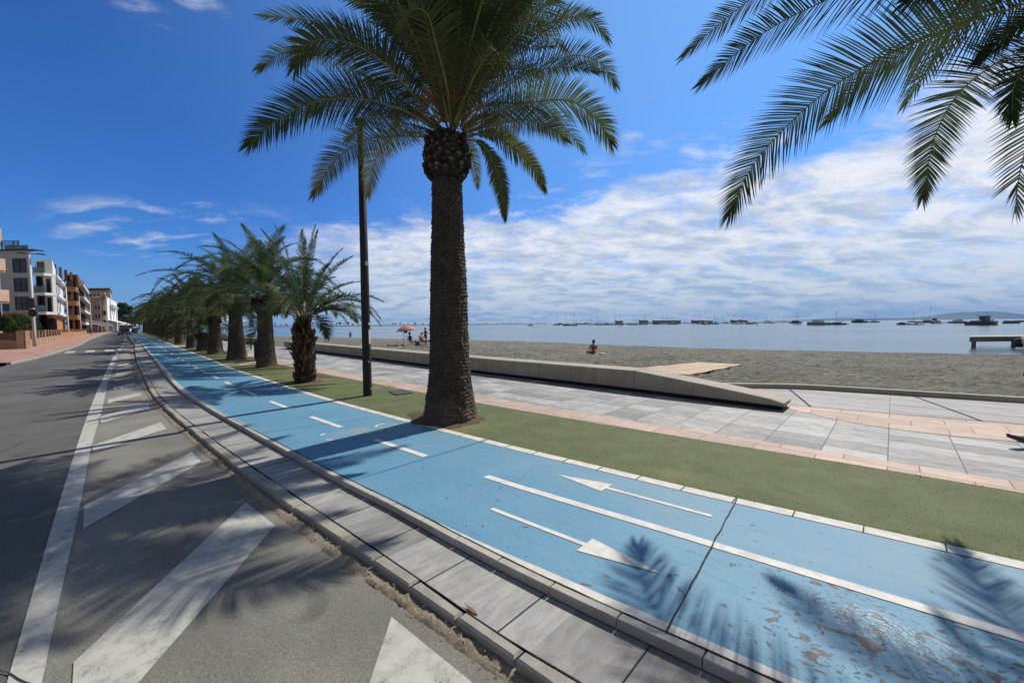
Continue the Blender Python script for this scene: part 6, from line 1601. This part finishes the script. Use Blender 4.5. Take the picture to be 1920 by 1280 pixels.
BT = [('sail', 'small far sailing boat, first in front of the marina end', 1468, 604.6, 17, hull_g, hull_w, 1, 591), ('cruiser', 'small dark motor boat with a thin mast right of the marina', 1492, 606, 23, hull_d, hull_g, 1, 588),
      ('open', 'low white dinghy in front of the small dark motor boat', 1494, 608.6, 15, hull_w, hull_g, -1, None), ('cruiser', 'long grey motor cruiser with a windscreen, left of the brown sailing boat', 1533, 609.2, 40, hull_g, hull_w, -1, None),
      ('sail', 'brown hulled sailing boat just right of the long grey cruiser', 1570, 608.8, 31, hull_b, hull_g, -1, 582), ('cruiser', 'dark boxy motor boat alone between two sailing boats', 1610, 605, 28, hull_d, hull_b, -1, None),
      ('sail', 'slim grey sailing boat alone left of the open water gap', 1639, 604.6, 21, hull_g, hull_g, 1, 587), ('cruiser', 'short dark motor boat at the left of the right-hand cluster', 1691, 608.8, 20, hull_d, hull_b, -1, None),
      ('sail', 'sailing boat with a short mast behind the white open boat', 1711, 604.4, 19, hull_g, hull_w, 1, 583.5), ('open', 'white topped open boat below the leaning mast', 1719, 608.9, 28, hull_w, hull_b, 1, None),
      ('sail', 'sailing boat with the tallest, leaning mast', 1738, 605.2, 32, hull_g, hull_b, 1, 574.5), ('fish', 'brown fishing boat with a high wheelhouse behind the tall mast', 1750, 604.8, 27, hull_b, hull_b, 1, None),
      ('open', 'small pale motor boat in front of the brown fishing boat', 1757, 607, 20, hull_g, hull_w, 1, None), ('raft', 'flat dark pontoon left of the white covered boat', 1774, 605.2, 17, hull_d, hull_d, 1, None),
      ('cruiser', 'white covered motor boat left of the big dark fishing boat', 1796, 606, 31, hull_g, hull_w, 1, None), ('fish', 'big dark fishing boat with a wheelhouse, nearest of all the boats', 1842, 609, 58, hull_d, hull_d, 1, None),
      ('open', 'long low dark boat right of the big fishing boat', 1894, 606.4, 30, hull_d, hull_d, -1, None), ('raft', 'pale landing stage with posts at the far right edge', 1915, 603.6, 50, hull_g, hull_w, 1, None)]
for k in BT: boat(k[0], k[1], k[2], k[3], k[4], k[5], k[6], k[7], k[8], tilt=.13 if 'tallest' in k[1] else 0.0)
o = MB(); blob(o, (0, 0, .15), (.45, .45, .4), 12, 8); o = o.build('mooring_buoy', hull_d, None, True); o.location = (X(1592, 264), 264, -1.3); tag(o, 'dark mooring buoy right of the brown sailing boat', 'buoy')
o = MB(); blob(o, (0, 0, .15), (.6, .6, .4), 12, 8); o = o.build('mooring_buoy', hull_d, None, True); o.location = (X(1419, 278), 278, -1.3); tag(o, 'lone dark buoy in front of the marina row', 'buoy')
rb = random.Random(9)
mx_ = [1044, 1062, 1074, 1080, 1092, 1108, 1120, 1126, 1133, 1139, 1152, 1162, 1185, 1192, 1208, 1242, 1250, 1262, 1305, 1312, 1324, 1331, 1341, 1357, 1380, 1393, 1405, 1418, 1438, 1446, 995]
for i, px in enumerate(mx_):
    py = hor(px)+rb.uniform(3.2, 5.6); boat('sail', 'distant sailing boat with a bare mast in the crowded marina row', px, py, rb.uniform(11, 19), rb.choice((hull_w, hull_g, hull_d, hull_g)), rb.choice((hull_w, hull_g)), rb.choice((1, -1)), rb.uniform(587, 597), 'sailing boats of the marina row')
for i in range(22):
    px = 1048+i*18.6+rb.uniform(-5, 5); py = hor(px)+rb.uniform(3.0, 5.8); boat('cruiser', 'distant motor boat without a mast in the crowded marina row', px, py, rb.uniform(10, 18), rb.choice((hull_w, hull_w, hull_g, hull_d)), rb.choice((hull_w, hull_g)), rb.choice((1, -1)), None, 'motor boats of the marina row')
# marina mole with low sheds
Y = 560
m = MB(); us = np.linspace(X(1100, Y), X(1490, Y), 60); rings = [[Vector((x, Y+a, -1.6+b*(1.25+.25*mnoise.noise(Vector((x*.06, a, 0)))))) for a, b in ((-6, 0), (-2, 1.4), (4, 1.6), (10, 0))] for x in us]
m.loft(rings); o = recalc(m.build('marina_mole', M_rock)); tag(o, 'low stone mole behind the marina row', 'mole')
M_shed = plain('shed_wall', (.24, .27, .28), .8, 0, .15, .2); M_shedr = plain('shed_roof', (.30, .32, .33), .8, 0, .1, .2)
for px0, px1, t, lb in ((1156, 1168, 600, 'leftmost small shed on the marina mole'), (1201, 1215, 598.8, 'second shed with a domed roof on the marina mole'), (1226, 1276, 599.2, 'longest grey green shed on the marina mole'), (1300, 1318, 599.2, 'grey shed just right of the longest one'), (1320, 1336, 599.8, 'narrow grey shed in the right half of the marina mole'), (1374, 1384, 599, 'small square shed in the right half of the marina mole'), (1390, 1401, 598.8, 'rightmost shed on the marina mole')):
    r = empty('boat_shed', (X((px0+px1)/2, Y), Y+3, 0), 0, lb, 'shed'); w_ = (px1-px0)/FPX*Y; h = Z((px0+px1)/2, t, Y)
    m = MB(); m.box((0, 0, h*.4), (w_, 8, h*.8)); m.build('wall', M_shed, r)
    m = MB(); m.loft([[Vector((xx, yy, zz)) for yy, zz in ((-4.4, h*.8+.02), (-2, h*.96), (0, h), (2, h*.96), (4.4, h*.8+.02))] for xx in (-w_/2-.4, w_/2+.4)]); recalc(m.build('roof', M_shedr, r))
# breakwater with low trees on the left horizon
Yb = 760
m = MB(); us = np.linspace(X(400, Yb), X(1045, Yb), 160)
rings = []
for x in us:
    t = (x-us[0])/(us[-1]-us[0]); yy = Yb+260*t**2.0; q = 1+.35*mnoise.noise(Vector((x*.03, 0, 3)))
    rings.append([Vector((x, yy+a, -1.7+b*q*1.2)) for a, b in ((-8, 0), (-4, 1.5), (2, 1.9), (9, 1.5), (16, 0))])
m.loft(rings); o = recalc(m.build('breakwater', M_rock)); tag(o, 'long low rocky breakwater along the left horizon', 'breakwater')
def small_tree_mesh(seed):
    rng = random.Random(seed); m = MB()
    for c in range(6):
        cc = Vector((rng.uniform(-1.3, 1.3), rng.uniform(-1.3, 1.3), 2.6+rng.uniform(-.8, 1.3))); s = rng.uniform(.7, 1.3)
        for i in range(60):
            d = Vector((rng.gauss(0, 1), rng.gauss(0, 1), rng.gauss(0, 1))).normalized(); p = cc+d*s*rng.uniform(.4, 1.05); x = d.cross(Vector((.1, .2, 1))).normalized(); y = d.cross(x); l = .5
            m.add([p-x*l*.5, p+y*l*.6, p+x*l*.5, p-y*l*.6], [(0, 1, 2, 3)], 0, None, (rng.uniform(.6, 1), rng.random(), 1))
    k = MB(); k.tube([(0, 0, -.6), (.1, 0, 2.6)], [.2, .12], 6)
    return m.mesh('crown', M_scrub), k.mesh('trunk', M_wood)
tm = [small_tree_mesh(60+i) for i in range(3)]
tpx = [456, 469, 482, 487, 500, 517, 527, 538, 552, 570, 587, 596, 605, 613, 622, 631, 638, 646, 654, 662, 676, 694, 712, 737, 742, 751, 756, 765, 779, 793, 805, 812, 896, 905, 914, 922, 931, 944, 958, 972]
for i, px in enumerate(tpx):
    t = (X(px, Yb)-us[0])/(us[-1]-us[0]); yy = Yb+260*t**2; s = rb.uniform(.65, 1.25)*(1.0 if px < 850 else .75)
    r = empty('low_tree', (X(px, yy), yy, .2), rb.uniform(0, 6), 'tiny dark tree standing on the long breakwater', 'tree', 'trees on the breakwater'); r.scale = (s*rb.uniform(.8, 1.5), s, s*rb.uniform(.8, 1.35))
    for nm, me in zip(('crown', 'trunk'), tm[i % 3]): o = bpy.data.objects.new(nm, me); COL.objects.link(o); o.parent = r
# reed-roofed beach bar and a white tent down the beach
def beach_bar():
    u, v, q = beach_at(439, 626); r = empty('beach_bar', q, 0, 'open beach bar with a flat reddish reed roof far down the sand', 'beach bar'); k = q.y/FPX
    m = MB(); m.bbox((0, 0, 2.35), (52*k, 5, .35), 0, .08); m.bbox((-6*k, 0, 2.7), (24*k, 3.4, .3), 0, .08); m.build('roof', plain('reed_roof', (.20, .115, .075), .95, 0, .3, 3, .4), r)
    for x in (-.46, -.15, .15, .46):
        for y in (-2, 2): m = MB(); m.tube([(x*52*k, y, -.2), (x*52*k, y, 2.3)], .08, 6); m.build('post', M_wood, r)
    m = MB(); m.bbox((-8*k, .8, .55), (26*k, .7, 1.1), 0, .03); m.build('counter', plain('bar_counter', (.25, .27, .28), .7), r)
    u, v, q = beach_at(348, 627); r = empty('party_tent', P(72, 12.5, -.05), .6, 'white canopy tent behind the far palm trunks', 'tent')
    m = MB(); m.add([Vector(p) for p in ((-3, -3, 2.3), (3, -3, 2.3), (3, 3, 2.3), (-3, 3, 2.3), (0, 0, 3.6))], [(0, 1, 4), (1, 2, 4), (2, 3, 4), (3, 0, 4)]); o = m.build('canopy', plain('white_canvas', (.72, .71, .68), .7), r); o.modifiers.new('t', 'SOLIDIFY').thickness = .05
    for x in (-2.9, 2.9):
        for y in (-2.9, 2.9): m = MB(); m.tube([(x, y, -.2), (x, y, 2.3)], .05, 6); m.build('pole', M_galv, r)
beach_bar()
# hills across the lagoon
def hills():
    for prof, Y, dep in (([(1640, 598.5), (1690, 597.2), (1720, 595), (1760, 592.5), (1790, 590.5), (1800, 586.5), (1812, 585), (1824, 587.5), (1836, 583.5), (1850, 586), (1868, 591), (1890, 594), (1905, 590.5), (1930, 588), (1980, 591), (2040, 597)], 9500, 2200),
                         ([(1480, 600.5), (1530, 599), (1560, 596.5), (1580, 595.5), (1605, 598), (1640, 596.5), (1660, 595.8), (1700, 597), (1760, 599)], 12500, 2500)):
        m = MB(); pxs = np.linspace(prof[0][0], prof[-1][0], 150); vs = []; n = 9
        hh = np.interp(pxs, [p[0] for p in prof], [p[1] for p in prof])
        for px, py in zip(pxs, hh):
            top = max(4, Z(px, py, Y))
            for j in range(n):
                t = j/(n-1); k = math.sin(PI*t)**.8; yy = Y+dep*(t-.5); nz = mnoise.fractal(Vector((px*.05, t*4, Y)), 1.0, 2.0, 5)
                vs.append((X(px, Y)+dep*.05*nz, yy, -2+(top+2)*k*(1+.10*nz*(1 if abs(t-.5) > .01 else .4))))
        fs = [(i*n+j, i*n+j+1, (i+1)*n+j+1, (i+1)*n+j) for i in range(len(pxs)-1) for j in range(n-1)]
        m.add(vs, fs); struct(recalc(m.build('hills', M_hill, None, True)))
hills()
# thin air between the viewer and the far shore
HAZE = True
if HAZE:
    m = MB(); m.box((0, 6500, 190), (34000, 18000, 400), 0); o = m.build('haze', M_white); o['kind'] = 'stuff'
    o.location = (0, 0, -3.0)
    t = NT('haze_air'); t.t.nodes.remove(t.b); pv_ = t.n('ShaderNodeVolumePrincipled', {'Color': (.25, .55, 1.0, 1), 'Density': 5e-5, 'Anisotropy': 0.0}); t.link(pv_.outputs[0], t.out.inputs['Volume']); o.data.materials.clear(); o.data.materials.append(t.m)
    sc.cycles.volume_bounces = 0
